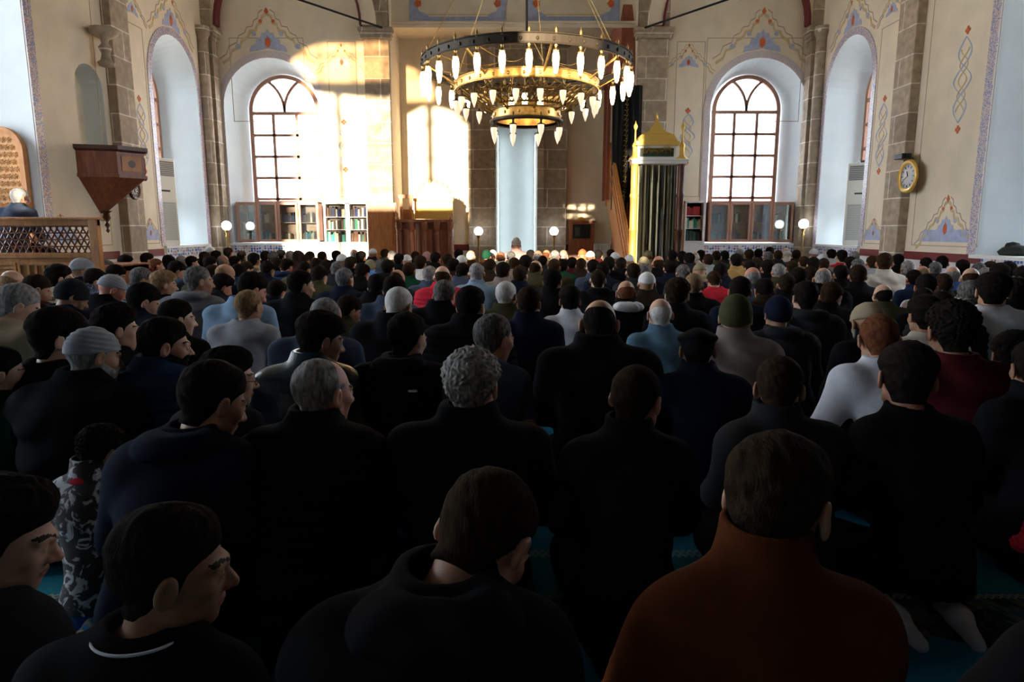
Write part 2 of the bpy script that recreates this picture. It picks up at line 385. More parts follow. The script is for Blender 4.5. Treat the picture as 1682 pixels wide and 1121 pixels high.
SUN_CUTS = [(big, (0, 0, 0, 0)),
        sun_opening(W(470, 120, BY)[0], W(690, 120, BY)[0], W(560, 120, BY)[1] - .18, W(560, 62, BY)[1], BY, .75),
        sun_opening(W(925, 400, RY)[0], W(976, 400, RY)[0], 1.5, 1.9, RY, .03), sun_opening(W(790, 400, 14.6)[0], W(990, 400, 14.6)[0], .5, .93, 14.6, .03),
        sun_opening(W(654, 380, 14.4)[0], W(684, 380, 14.4)[0], .5, 1.5, 14.4, .03),
        sun_opening(W(1037, 300, 13.1)[0], W(1049, 300, 13.1)[0], .5, 3.4, 13.1, .05)]
cl = [loft_cutter(p, p, FY(REARY), 0, -.25) for p, _ in SUN_CUTS]
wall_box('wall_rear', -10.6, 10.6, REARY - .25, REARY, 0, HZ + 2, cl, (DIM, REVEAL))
m = MB()
xl, xr, z0, z1 = _a[0], _f[0], _a[1], _b[1] + .1
for x, w_ in ((_b[0] + 1.35, .07), (_c[0] + .62, .09)): m.box(x - w_, x + w_, REARY - .2, REARY - .12, z0, z1)
for q in range(5): m.box(xl, xr, REARY - .2, REARY - .12, z1 - 1.25 - q * .5, z1 - 1.21 - q * .5)
for cc_, rr_ in ((_b[0] + .35, 1.45), (_c[0] + 1.0, 1.3)): m.tube([(cc_ + rr_ * math.cos(t * PI / 24), REARY - .16, z1 - 1.2 + .85 * math.sin(t * PI / 24)) for t in range(2, 23)], .035, 6)
c, hw, z0, z1 = SUN_CUTS[1][1]
m.box(c - hw, c + hw, REARY - .2, REARY - .12, z0 + .55, z0 + .6)
for x in (c - hw * .5, c, c + hw * .5): m.box(x - .03, x + .03, REARY - .2, REARY - .12, z0, z1)
props(m.build('window_7', WOODW), kind='structure')
# added amber pane that dims the sun in the upper opening
fm = bpy.data.materials.new('amber_sun_dimmer'); fm.use_nodes = True; nt = fm.node_tree; nt.nodes.clear()
tb = nt.nodes.new('ShaderNodeBsdfTransparent'); tb.inputs[0].default_value = (.15, .13, .105, 1); mo = nt.nodes.new('ShaderNodeOutputMaterial'); nt.links.new(tb.outputs[0], mo.inputs[0])
m = MB(); m.box(c - hw - .02, c + hw + .02, REARY - .235, REARY - .23, z0 - .02, z1 + .02); props(m.build('window_8', fm), kind='structure')
gm = bpy.data.materials.new('grey_light_dimmer'); gm.use_nodes = True; nt = gm.node_tree; nt.nodes.clear()  # panes added behind the rear openings to hold back skylight
tb = nt.nodes.new('ShaderNodeBsdfTransparent'); tb.inputs[0].default_value = (.2, .2, .2, 1); mo = nt.nodes.new('ShaderNodeOutputMaterial'); nt.links.new(tb.outputs[0], mo.inputs[0])
m = MB()
m.box(xl - .02, xr + .02, REARY - .235, REARY - .23, _a[1] - .05, _b[1] + .12)
for p, (c, hw, z0, z1) in SUN_CUTS[2:]: m.box(c - hw - .02, c + hw + .02, REARY - .235, REARY - .23, z0 - .02, z1 + .02)
props(m.build('window_9', gm), kind='structure')
# ceiling
m = MB(); m.box(-10.6, 10.6, -3.45, RY + .9, HZ, HZ + .15); m.box(-10.6, 10.6, -3.45, 6.0, HZ, HZ + 2.1)
props(m.build('ceiling', mat('vault_plaster', (.36, .30, .22), .85, var=.06, scale=2)), kind='structure')

# ---- stone piers, pilasters, columns and arches
def pier(name, x0, x1, y0, y1, zc, out=.1):
    m = MB(); m.box(x0, x1, y0, y1, 0, HZ)
    for k, (dz_, w) in enumerate(((0, out * .55), (.07, out * .8), (.15, out))):
        m.box(x0 - w, x1 + w, y0 - w, y1, zc + dz_, zc + dz_ + .08)
    return props(m.build(name, STONE, bevel=.012), kind='structure')
pw = PXL - W(600, 120, BY)[0]
zcap = W(620, 66, BY)[1]
pier('trim_2', PXL - pw, PXL + .0, BY - .1, BY + .05, zcap)
pier('trim_3', PXR, PXR + W(1096, 120, BY)[0] - PXR, BY - .1, BY + .05, zcap)
def side_pil(name, s, ya, yb, d):
    m = MB(); m.box(s * SX, s * (SX - d), ya, yb, 0, HZ)
    return props(m.build(name, STONE, bevel=.012), kind='structure')
side_pil('trim_4', -1, 11.62, 12.15, .16); side_pil('trim_5', 1, 11.52, 12.05, .16)
# cool light strips along the inner edges of the mihrab niche
LED = mat('led_strip', (.8, .9, 1), .5, emit=12, ecol=(.80, .93, 1))
for s_, lab in ((-1, 'left'), (1, 'right')):
    m = MB(); xx = MC + s_ * (MHW * .93); m.box(xx - .012, xx + .012, RY + .28, RY + .31, .1, 3.6)
    props(m.build('light_strip', LED), 'thin cool light strip along the %s inner edge of the mihrab niche' % lab, 'lamp')
for i, s in ((6, -1), (7, 1)):          # corner columns: square pillar and round shaft
    m = MB(); m.box(s * SX, s * (SX - .22), BY - .28, BY, 0, HZ)
    zc = W(345, 72, BY)[1]
    for k, w in enumerate((.03, .06, .1)): m.box(s * SX, s * (SX - .22 - w), BY - .28 - w, BY, zc + k * .08, zc + k * .08 + .08)
    m.lathe([(.12, 0), (.12, zc), (.17, zc + .12), (.17, zc + .24)], (s * (SX - .06), BY - .40, 0), 16)
    props(m.build('trim_%d' % i, STONE), kind='structure')
# mihrab stone jambs with a raised inner edge
for i, (a, b) in ((8, (770, 815)), (9, (882, 930))):
    x0, x1 = W(a, 300, RY)[0], W(b, 300, RY)[0]
    m = MB(); m.box(x0, x1, RY - .16, RY + .02, 0, 5.6)
    xi = x1 - .16 if a < 800 else x0
    m.box(xi, xi + .16, RY - .24, RY - .15, 0, 5.6)
    m.box(x0 - .06, x1 + .06, RY - .3, RY, 5.6, 5.85)
    props(m.build('trim_%d' % i, STONE, bevel=.01), kind='structure')
m = MB(); m.box(W(815, 300, RY)[0] - .1, W(882, 300, RY)[0] + .1, RY - .16, RY + .01, 4.66, 5.6); props(m.build('trim_10', STONE), kind='structure')
# springing arches above the capitals (stone voussoirs with a maroon edge)
def arch_rib(name, c, hw, z0, y0, y1, w, mt, mi2=None, a0=0, a1=PI, ry=None, nv=26):
    m = MB(); ry = ry or hw
    ts = [a0 + (a1 - a0) * i / nv for i in range(nv + 1)]
    A = [(c - hw * math.cos(t), z0 + ry * math.sin(t)) for t in ts]; B = [(c - (hw + w) * math.cos(t), z0 + (ry + w) * math.sin(t)) for t in ts]
    m.strip(A, B, FY(0), y0, y1)
    A2 = [(c - (hw - .05) * math.cos(t), z0 + (ry - .05) * math.sin(t)) for t in ts]
    m.strip(A2, A, FY(0), y0 - .02, y1, 1)
    return props(m.build(name, [mt, MAROON]), kind='structure')
bw = (PXL - pw) + SX - .25
arch_rib('trim_11', -SX + .25 + bw / 2, bw / 2 + .0, zcap + .26, BY - .22, BY, .3, PLASTER, ry=1.7)
arch_rib('trim_12', SX - .25 - bw / 2, bw / 2 + .0, zcap + .26, BY - .22, BY, .3, PLASTER, ry=1.7)
# transverse arches springing from the recess piers towards the viewer's side
for i, x0 in ((13, PXL - pw - .0), (14, PXR)):
    m = MB(); n = 10
    s = -1 if x0 < 0 else 1
    a = [(BY - .1 - 2.2 * (1 - math.cos(t * PI / 2 / n)), zcap + .24 + 2.3 * math.sin(t * PI / 2 / n)) for t in range(n + 1)]
    b = [(y + .02, z + .5) for y, z in a]; b[0] = (BY, zcap + .24)
    m.strip(a, b, FX(x0), 0, pw)
    props(m.build('trim_%d' % i, STONE), kind='structure')
# tie rods between the recess piers and the side pilasters
for i, s in ((0, -1), (1, 1)):
    m = MB(); x0 = PXL - .05 if s < 0 else PXR + .05
    m.bar((x0, BY - .12, zcap + .2), (s * (SX - .24), 11.84, zcap + .58), .022)
    o = m.build('tie_rod', IRON); props(o, 'black iron tie rod slanting across the %s corner under the vault' % ('left' if s < 0 else 'right'), 'rod')

# ---- dado, sills, borders
def along_back(m, x0, x1, z0, z1, d, mi=0, y=BY): m.box(x0, x1, y - d, y, z0, z1, mi)
zm = W(1200, 412, BY)[1]
m = MB()
for a, b in ((-SX, PXL - pw), (PXR + pw, SX)): along_back(m, a, b, 0, .82, .012)
for a, b in ((PXL, W(770, 300, RY)[0]), (W(930, 300, RY)[0], PXR)): along_back(m, a, b, 0, .82, .012, y=RY)
m.box(-SX, -SX + .012, 9.5, BY, 0, .85); m.box(SX - .012, SX, 9.5, BY, 0, .85)
props(m.build('baseboard_back', WHITE), kind='structure')
m = MB()
for (x0, x1) in ((-SX + .2, LN[0] - .12), (LN[1] + .12, PXL - pw), (PXR + pw, RN[0] - .12)): along_back(m, x0, x1, .80, .90, .022)
for a, b in ((PXL, W(770, 300, RY)[0]), (W(930, 300, RY)[0], PXR)): along_back(m, a, b, .8, .95, .022, y=RY)
for s in (-1, 1):
    X = s * SX
    for ya, yb in ((9.6, 11.5), (12.2, YA - .1)):
        m.box(X, X - s * .022, ya, yb, .82, .95)
        m.box(X, X - s * .022, ya, ya + .07, 0, .82)
props(m.build('baseboard_maroon', MAROON), kind='structure')
# painted or tiled borders around the niches
m = MB()
def border(m, pts, w, fn, d, closed=False, mi=0):
    cx = sum(p[0] for p in pts) / len(pts); n = len(pts); B = []
    for i, p in enumerate(pts):
        a = pts[max(i - 1, 0)]; b = pts[min(i + 1, n - 1)]; tx, tz = b[0] - a[0], b[1] - a[1]; L = math.hypot(tx, tz) or 1
        B.append((p[0] - tz / L * w, p[1] + tx / L * w))
    m.strip(pts, B, fn, 0, d, mi)
for c, hw, wc, whw, ip, op in BACKN: border(m, ip, .15, FY(BY), -.012)
border(m, s_ip, .14, FX(-SX), .012); border(m, s_ip, .14, FX(SX), -.012)
border(m, c_ip, .16, FX(-SX), .012); border(m, cr_ip, .16, FX(SX), -.012)
props(m.build('trim_15', TILE), kind='structure')
m = MB()
for c, hw, *_ in BACKN: m.box(c - hw, c + hw, BY - .02, BY, zs0 - .22, zs0 - .05, 0); m.box(c - hw - .05, c + hw + .05, BY - .05, BY + .02, zs0 - .05, zs0, 1)
for s in (-1, 1):
    m.box(s * SX, s * (SX - .02), YA, YB, zs0 - .22, zs0 - .05, 0); m.box(s * (SX + .02), s * (SX - .05), YA - .05, YB + .05, zs0 - .05, zs0, 1)
m.box(SX, SX - .02, YC, YD, zs0 - .32, zs0 - .1, 0); m.box(SX + .02, SX - .05, YC, YD + .05, zs0 - .1, zs0 - .05, 1)
props(m.build('trim_16', [TILEB, WHITE]), kind='structure')

# ---- painted ornaments on the plaster (flat paint, 3 mm)
def crown(m, c, z, s, fn, d):
    "crown above an arch: lobed blue ground, stepped ochre scrolls spreading to both sides, an orange tulip"
    def P(pts, mi, k=1): m.prism([(c + x * s, z + y * s) for x, y in pts], fn, 0, d * k, mi)
    half = [(0, .50), (.05, .42), (.13, .42), (.16, .32), (.25, .30), (.28, .18), (.38, .14), (.42, .02)]
    P([(-x, y) for x, y in half[::-1]] + half[1:] + [(.2, .05), (0, .10), (-.2, .05)], 0)
    prof = [(.0, .78), (.09, .72), (.11, .60), (.20, .56), (.24, .44), (.36, .42), (.42, .30), (.55, .24), (.60, .10), (.78, .02), (.84, -.14), (1.0, -.24)]
    for sg in (-1, 1):
        for o, w, mi, k in ((0, .055, 1, 1.4), (.11, .018, 3, 1.2)):
            A = [(c + sg * s * (x + o * .7), z + s * (y + o)) for x, y in prof]; B = [(c + sg * s * (x + o * .7 + w * .5), z + s * (y + o + w)) for x, y in prof]
            m.strip(A, B, fn, 0, d * k, mi)
        for bx, by, r_ in ((.30, .40, .045), (.66, .14, .05), (.14, .66, .035)):
            P([(sg * bx + r_ * math.cos(t) * (1 + .25 * (q % 2)), by + r_ * math.sin(t) * (1 + .25 * (q % 2))) for q, t in enumerate([i * PI / 5 for i in range(10)])], 0 if r_ > .04 else 2, 1.7)
    P([(0, .10), (-.055, .16), (-.065, .25), (-.03, .33), (-.025, .26), (0, .38), (.025, .26), (.03, .33), (.065, .25), (.055, .16)], 2, 2)
    P([(0, .80), (-.05, .86), (0, .95), (.05, .86)], 2, 2)
def medallion(m, c, z, h, fn, d, col=0):
    "slender vertical arabesque: interlaced loops with a blossom at both ends"
    n = 40
    for sg in (-1, 1):
        ts = [i / n for i in range(n + 1)]
        a = [(c + sg * h * .11 * abs(math.sin(t * PI * 3)) * (1.2 - abs(t - .5)), z + h * (t - .5) * .82) for t in ts]
        b = [(p[0] + .03, p[1] + .012) for p in a]; m.strip(a, b, fn, 0, d, col)
        a = [(c + sg * h * .06 * abs(math.cos(t * PI * 4)), z + h * (t - .5) * .6) for t in ts]
        b = [(p[0] + .022, p[1] + .01) for p in a]; m.strip(a, b, fn, 0, d * 1.6, 1)
    for zz in (z - h * .47, z + h * .47):
        for k in range(4):
            t = k * PI / 2; x, y = c + .035 * math.cos(t), zz + .035 * math.sin(t)
            m.prism([(x + .028 * math.cos(u), y + .028 * math.sin(u)) for u in [i * PI / 4 for i in range(8)]], fn, 0, d, 2)
def panel_lines(m, x0, x1, z0, z1, fn, d, mi=0, w=.014):
    m.strip([(x0, z0), (x0, z1), (x1, z1), (x1, z0)], [(x0 + w, z0 + w), (x0 + w, z1 - w), (x1 - w, z1 - w), (x1 - w, z0 + w)], fn, 0, d, mi, closed=True)
m = MB(); f = FY(BY)
for c, hw, *_ in BACKN: crown(m, c, ztopL + .1, 1.0, f, -.004)
for c in (W(560, 70, BY)[0], W(1132, 80, BY)[0]): crown(m, c, W(560, 112, BY)[1], .55, f, -.004)
medallion(m, W(1128, 230, BY)[0], W(1128, 225, BY)[1], 1.2, f, -.004)
medallion(m, W(566, 230, BY)[0], W(566, 240, BY)[1], 1.1, f, -.004)
for a, b in ((1106, 1152), (544, 590)): panel_lines(m, W(a, 230, BY)[0], W(b, 230, BY)[0], 2.05, W(a, 68, BY)[1], f, -.003, 3)
zl = W(400, 62, BY)[1]
for a, b in ((378, 500), (1160, 1318)): panel_lines(m, W(a, 100, BY)[0], W(b, 100, BY)[0], W(a, 200, BY)[1], zl, f, -.0025, 3)
f = FY(BY + .35)                        # frieze over the recess
for a, b in ((672, 832), (866, 1018)):
    x0, x1 = W(a, 20, BY + .35)[0], W(b, 20, BY + .35)[0]; z0, z1 = zb + .14, zb + 1.2
    panel_lines(m, x0, x1, z0, z1, f, -.004, 0, .09); panel_lines(m, x0 + .12, x1 - .12, z0 + .12, z1, f, -.003, 1, .02)
    for sg, xx in ((1, x0), (-1, x1)):
        m.prism([(xx, z0), (xx + sg * .55, z0), (xx + sg * .35, z0 + .16), (xx + sg * .22, z0 + .2), (xx + sg * .16, z0 + .4), (xx, z0 + .55)][::sg], f, 0, -.005, 0)
        m.prism([(xx + sg * .2 + .07 * math.cos(t) * (1 + .3 * (k % 2)), z0 + .36 + .07 * math.sin(t) * (1 + .3 * (k % 2))) for k, t in enumerate([i * PI / 5 for i in range(10)])], f, 0, -.008, 2)
for s in (-1, 1):
    f = FX(s * SX); d = -s * .004
    yc = (YA + YB) / 2; crown(m, yc, zsn + .1, .85, f, d)
    crown(m, 12.6, 5.05, .45, f, d)
    medallion(m, 12.58, 3.0, 1.35, f, d)
    medallion(m, 10.45 if s > 0 else 10.2, 3.5 if s > 0 else 7.4, 1.5, f, d)
    for y, hh in ((12.58, .33), (10.5, .62)):
        if s < 0 and y < 11: y = 10.1; hh = .35
        w = hh * 1.05; m.prism([(y - w, 1.12), (y + w, 1.12), (y + w * .8, 1.32), (y + w * .35, 1.3), (y, 1.5), (y - w * .35, 1.3), (y - w * .8, 1.32)], f, 0, d * .8, 0)
        crown(m, y, 1.16, hh * 1.15, f, d)
    panel_lines(m, 12.25, YA - .2, 1.05, 4.9, f, -s * .003, 3); panel_lines(m, 9.75, 11.35, 1.05, 6.6, f, -s * .003, 3)
props(m.build('trim_17', [BLUEP, OCHRE, ORANGE, LINEP]), kind='structure')

# ---- windows: wood frames with bars, intersecting tracery in the head, sheer curtains behind
GLASS = bpy.data.materials.new('window_glass'); GLASS.use_nodes = True; nt = GLASS.node_tree; nt.nodes.clear()
tb = nt.nodes.new('ShaderNodeBsdfTransparent'); gl = nt.nodes.new('ShaderNodeBsdfGlossy'); gl.inputs['Roughness'].default_value = .03
fz = nt.nodes.new('ShaderNodeFresnel'); fz.inputs[0].default_value = 1.3; mx = nt.nodes.new('ShaderNodeMixShader'); mo = nt.nodes.new('ShaderNodeOutputMaterial')
nt.links.new(fz.outputs[0], mx.inputs[0]); nt.links.new(tb.outputs[0], mx.inputs[1]); nt.links.new(gl.outputs[0], mx.inputs[2]); nt.links.new(mx.outputs[0], mo.inputs[0])
SHEER = bpy.data.materials.new('sheer_curtain'); SHEER.use_nodes = True; nt = SHEER.node_tree; nt.nodes.clear()
tb = nt.nodes.new('ShaderNodeBsdfTransparent'); tl = nt.nodes.new('ShaderNodeBsdfTranslucent'); tl.inputs[0].default_value = (.9, .9, .92, 1)
mx = nt.nodes.new('ShaderNodeMixShader'); mx.inputs[0].default_value = .42; mo = nt.nodes.new('ShaderNodeOutputMaterial')
nt.links.new(tb.outputs[0], mx.inputs[1]); nt.links.new(tl.outputs[0], mx.inputs[2]); nt.links.new(mx.outputs[0], mo.inputs[0])
def window(n, c, hw, z0, z1, fn, d, mt=WOODW, curtain=True):
    "c, hw in the wall's own horizontal; d depth of the plane"
    root = empty('window_%d' % n); props(root, kind='structure')
    zs = z1 - hw; out = arch_pts(c, hw, z0, zs, 24); inn = arch_pts(c, hw - .085, z0, zs, 24)
    m = MB(); m.strip(out, inn, fn, d, d + .1)
    B = lambda a0, a1, b0, b1, e=.0: m.prism([(a0, b0), (a1, b0), (a1, b1), (a0, b1)], fn, d + .015 + e, d + .075)
    for k in (-1, 1): B(c + k * hw / 3 - .032, c + k * hw / 3 + .032, z0, zs)
    step = .49; zz = zs - .04
    B(c - hw, c + hw, zz - .03, zz + .04, -.01)
    zz -= step + .0
    lo = z0 + .95
    while zz > lo: B(c - hw, c + hw, zz - .03, zz + .03); zz -= step
    B(c - hw, c + hw, lo - .06, lo + .02, -.012); B(c - hw, c + hw, lo - .26, lo - .18)
    for sg in (-1, 1):                       # two arcs rising from the middle foot to the head
        A = []; Bq = []
        for i in range(13):
            t = i / 12 * PI / 3 * .97
            for L_, rr in ((A, hw - .03), (Bq, hw + .03)): L_.append((c + sg * (hw - rr * math.cos(t)), zs + rr * math.sin(t)))
        m.strip(A, Bq, fn, d + .015, d + .075)
    m.build('window_frame', mt, root)
    g = MB(); g.prism(inn, fn, d + .042, d + .046); g.build('glass', GLASS, root)
    if not curtain: return root
    k = MB(); n_ = 60; A = []
    for i in range(n_ + 1):
        a = c - hw + .06 + (2 * hw - .12) * i / n_; zt = zs + math.sqrt(max(0, (hw - .06) ** 2 - (a - c) ** 2))
        A.append((a, zt, d + .17 + .018 * math.sin(i * 1.9)))
    vs = [fn(a, z0 + .3, dd) for a, zt, dd in A] + [fn(a, zt, dd) for a, zt, dd in A]
    k.add(vs, [(i, i + 1, n_ + 2 + i, n_ + 1 + i) for i in range(n_)], 0, True); k.build('curtain', SHEER, root)
    return root
for n, (c, hw, wc, whw, ip, op) in enumerate(BACKN): window(n + 1, wc, whw, zs0 + .02, zwt, FY(BY + TH - .22), 0)
FXn = lambda X, s: (lambda a, b, d: (X + s * d, a, b))
for n, s in ((3, -1), (4, 1)): window(n, (YA + YB) / 2, .76, zs0 + .02, zsn - .29, FXn(s * (SX + TH - .2), s), 0)
# outside: pale facades across the street, blown out by daylight
OUT = mat('street_facade', (.72, .70, .72), .9); OUTW = mat('street_facade_pink', (.66, .42, .38), .9)
m = MB(); m.box(-9.5, -2.2, 27, 28, -1, 2.9); props(m.build('building', OUT), 'pale building seen bleached through the left arched window', 'building')
m = MB(); m.box(3.5, 14, 26, 27, -1, 5.2, 0)
for k in range(7): m.box(3.7 + k * 1.5, 4.0 + k * 1.5, 25.9, 26, 0, 5.0, 1)
for k in range(4): m.box(3.5, 14, 25.93, 26, .9 + k * 1.2, 1.2 + k * 1.2, 1)
props(m.build('building', [OUT, OUTW]), 'pale building with reddish strips seen through the right arched window', 'building')
m = MB(); m.add([(-60, -60, -.3), (60, -60, -.3), (60, 60, -.3), (-60, 60, -.3)], [(0, 1, 2, 3)]); props(m.build('ground', mat('street_ground', (.25, .24, .22), .9)), kind='structure')
# daylight portals in the window openings
def portal(loc, rot, sx, sy):
    l = bpy.data.lights.new('portal', 'AREA'); l.shape = 'RECTANGLE'; l.size = sx; l.size_y = sy
    try: l.cycles.is_portal = True
    except Exception: return
    o = bpy.data.objects.new('portal', l); COL.objects.link(o); o.location = loc; o.rotation_euler = rot
R90 = PI / 2
for c, hw, wc, whw, ip, op in BACKN: portal((wc, BY + TH + .05, (zs0 + zwt) / 2), (-R90, 0, 0), whw * 2, zwt - zs0)
for s in (-1, 1): portal((s * (SX + TH + .05), (YA + YB) / 2, (zs0 + zsn) / 2), (0, s * R90, 0), zsn - zs0, 1.5)
for s in (-1, 1): portal((s * (SX + TH + .05), (YC + YD) / 2, 3.7), (0, s * R90, 0), 5.5, 2.4)
for c in (2.2, 4.8): portal((-10.65, c, 3), (0, -R90, 0), 3.2, 1.6)
for c in (10.7, 14.0):  # portals of the added high openings
    for s in (-1, 1): portal((s * (SX + TH + .05), c, 7.3), (0, s * R90, 0), 1.2, 1.1)
# the big right opening: tall window; the left one: carved double door under a plain lunette
window(5, (YC + YD) / 2, .95, zs0, b_hi - .32, FXn(SX + TH - .2, 1), 0)
window(6, (YC + YD) / 2, (YD - YC) / 2 - .04, .92, b_hi - .02, FXn(-SX - TH + .2, -1), 0, curtain=False)
# ================================================================ THINGS
GLOBE = mat('lit_globe_glass', (.9, .92, .95), .3, emit=5, ecol=(.86, .93, 1))
LAMPON = mat('lit_lamp_glass', (1, .85, .6), .2, emit=13, ecol=(1, .70, .36))
LAMPOFF = mat('glowing_clear_lamp_glass', (.80, .74, .62), .12, spec=.8, emit=.55, ecol=(1, .75, .5))  # unlit glass given a faint warm glow of its own
BLACKP = mat('black_plastic', (.015, .015, .017), .4)
def th(name, label, cat, loc=(0, 0, 0), rz=0, group=None): return props(empty(name, loc, rz), label, cat, group)

# ---- chandelier
CX, CY, Z1, R1 = .165, 8.0, 3.17, 1.16
ch = th('chandelier', 'huge round brass chandelier of three rings with glowing glass lamps', 'chandelier', (CX, CY, 0))
def ring(R, z, h, mt, t=.02, seg=96, name='ring'):
    m = MB(); m.lathe([(R, z), (R + t, z), (R + t, z + h), (R, z + h), (R, z)], n=seg, smooth=False, cap=False)
    m.lathe([(R + t, z + h), (R + t + .012, z + h), (R + t + .012, z + h + .012), (R, z + h + .012)], n=seg, cap=False); m.lathe([(R + t, z - .004), (R + t + .012, z - .004), (R + t + .012, z + .012), (R + t, z + .012)], n=seg, cap=False)
    n = int(R * 40)
    for i in range(n):                      # pierced ornament along the band
        a = 2 * PI * i / n; m.lathe([(.0, -.022), (.014, -.01), (.014, .01), (0, .022)], ((R + t) * math.cos(a), (R + t) * math.sin(a), z + h / 2), 6)
    return m.build(name, mt, ch)
ring(R1, Z1 - .09, .09, BRONZE)
Z2, R2 = 2.85, .79
ring(R2, Z2, .09, BRASS)
Z3, R3 = 2.54, .37
ring(R3, Z3, .10, BRASS)
m = MB(); m.lathe([(R3 - .02, Z3 - .03), (R3 + .05, Z3 - .03), (R3 + .05, Z3 + .0), (R3 - .02, Z3)], n=64, cap=False); m.build('rim', BRONZE, ch)
def lamp(a, R, z, on, parent):
    x, y = R * math.cos(a), R * math.sin(a)
    if on: prof = [(.012, 0), (.026, -.015), (.033, -.05), (.034, -.09), (.027, -.15), (.018, -.20), (.008, -.215), (0, -.217)]; dz = -.06
    else: prof = [(.02, 0), (.034, -.004), (.036, -.03), (.028, -.08), (.014, -.12), (.004, -.15), (0, -.152)]; dz = -.11
    m = MB(); m.lathe(prof[::-1], (x, y, z + dz), 12); o = m.build('lamp', LAMPON if on else LAMPOFF, parent)
    m = MB()
    m.bar((x, y, z + dz), (x, y, z + (.09 if on else .02)), .006, 6)
    m.lathe([(.0, -.008), (.03 if on else .042, -.006), (.03 if on else .042, .004), (.014, .014), (.011, .04), (.018, .05), (.006, .07), (0, .07)], (x, y, z + dz), 10)
    if on: m.lathe([(.004, 0), (.02, .012), (.012, .03), (.016, .05), (.004, .075), (0, .1)], (x, y, z + .08), 8)
    m.build('lamp_cap', BRASS if on else BRONZE, o)
for i in range(28): lamp(2 * PI * (i + .5) / 28 + PI / 28, R1 + .012, Z1 - .09, True, ch)
for i in range(20): lamp(2 * PI * (i + .5) / 20, R2 + .012, Z2, False, ch)
for i in range(8): lamp(2 * PI * (i + .5) / 8, R3 + .03, Z3 + .02, False, ch)
for a in (.6, 2.6, 4.6): lamp(a, .2, Z3 + .34, True, ch)
for i in range(8):                          # arms between the rings
    a = 2 * PI * i / 8 + .2; ca, sa = math.cos(a), math.sin(a); m = MB()
    m.bar((ca * R1, sa * R1, Z1 - .05), (ca * R2, sa * R2, Z2 + .05), .012, 6)
    m.bar((ca * R2, sa * R2, Z2 + .02), (ca * R3, sa * R3, Z3 + .07), .012, 6)
    m.tube([(ca * R2, sa * R2, Z2 + .05), (ca * R2, sa * R2, Z2 + .02)], .012, 6); m.build('arm', BRASS, ch)
m = MB()
for i in range(48):
    a = 2 * PI * i / 48; b = a + .16
    for s1 in (1, -1):
        m.bar(((R2 - .05) * math.cos(a), (R2 - .05) * math.sin(a), Z2 - .02), ((R3 + .12) * math.cos(a + s1 * .2), (R3 + .12) * math.sin(a + s1 * .2), Z3 + .12), .007, 5)
for k, (r, z) in enumerate(((.66, Z2 - .06), (.56, Z2 - .1), (.47, Z3 + .14))): m.tube([(r * math.cos(t * PI / 24), r * math.sin(t * PI / 24), z) for t in range(48)], .012, 6, closed=True)
m.build('filigree', mat('old_gilt', (.30, .19, .07), .4, .8, var=.3, scale=12), ch)
m = MB(); m.lathe([(0, 2.74), (.05, 2.76), (.09, 2.84), (.05, 2.92), (.03, 3.0), (.06, 3.08), (.02, 3.2), (.018, 3.3), (.0, 3.32)], n=16); m.bar((0, 0, 3.2), (0, 0, HZ), .014, 8)
m.build('hanging_rod', BRONZE, ch)
m = MB()
for i in range(6):
    a = 2 * PI * i / 6 + .3; m.bar((math.cos(a) * R1, math.sin(a) * R1, Z1 + .01), (0, 0, 5.2), .004, 5)
for i in range(12):
    a = 2 * PI * i / 12; m.tube([(math.cos(a + t * .04) * (R1 + (0 - R1) * t / 10 * .7), math.sin(a + t * .04) * (R1 + (0 - R1) * t / 10 * .7), Z1 - .02 - .12 * math.sin(t / 10 * PI)) for t in range(11)], .004, 4)
m.build('wire', BRASS, ch)

# ---- preacher's chair by the recess
KY = 14.75; x0, x1 = W(655, 380, KY)[0], W(746, 380, KY)[0]; zt = W(700, 361, KY)[1]
k = th('preachers_chair', 'carved wooden preacher\'s chair with gilded crested backrest left of the mihrab', 'chair', ((x0 + x1) / 2, KY, 0))
w = (x1 - x0) / 2
m = MB(); m.box(-w + .05, w - .05, -.3, .5, 0, zt - .05); m.box(-w, w, -.36, .55, zt - .07, zt - .0); m.box(-w, w, -.36, .55, .0, .12)
for i in range(3): m.box(-w + .15 + i * .35, -w + .42 + i * .35, -.33, -.29, .25, zt - .2, 0)
m.build('body', WOOD, k, bevel=.01)
for i in range(5):
    xx = -w + .06 + i * (2 * w - .12) / 4
    m = MB(); prof = [(.07, .1), (.07, .2), (.05, .24)]
    z = .24
    while z < zt - .25: prof += [(.062, z + .04), (.055, z + .08)]; z += .08
    prof += [(.05, z), (.075, z + .06), (.075, zt - .05)]
    m.lathe(prof, (xx, -.34, 0), 12); m.build('turned_column', WOOD, k)
for xx, zz in ((-w + .02, .1), (w - .05, .1)):
    m = MB(); m.lathe([(.03, 0), (.05, .03), (.02, .07), (.035, .11), (0, .16)], (xx, -.3, zt), 10); m.build('finial', WOOD2, k)
zb0, zb1 = W(700, 360, KY + .3)[1], W(700, 326, KY + .3)[1]; zb2 = W(700, 300, KY + .3)[1]
bx0, bx1 = W(681, 340, KY + .3)[0] - (x0 + x1) / 2, W(744, 340, KY + .3)[0] - (x0 + x1) / 2
m = MB(); m.box(bx0, bx1, .28, .34, zb0, zb1); m.box(bx0 - .02, bx1 + .02, .24, .36, zb1 - .06, zb1); m.box(bx0, bx1, .25, .3, (zb0 + zb1) / 2 - .04, (zb0 + zb1) / 2)
m.build('backrest', GOLDP, k, bevel=.008)
m = MB(); cxx = (bx0 + bx1) / 2; hw = (bx1 - bx0) / 2 - .05
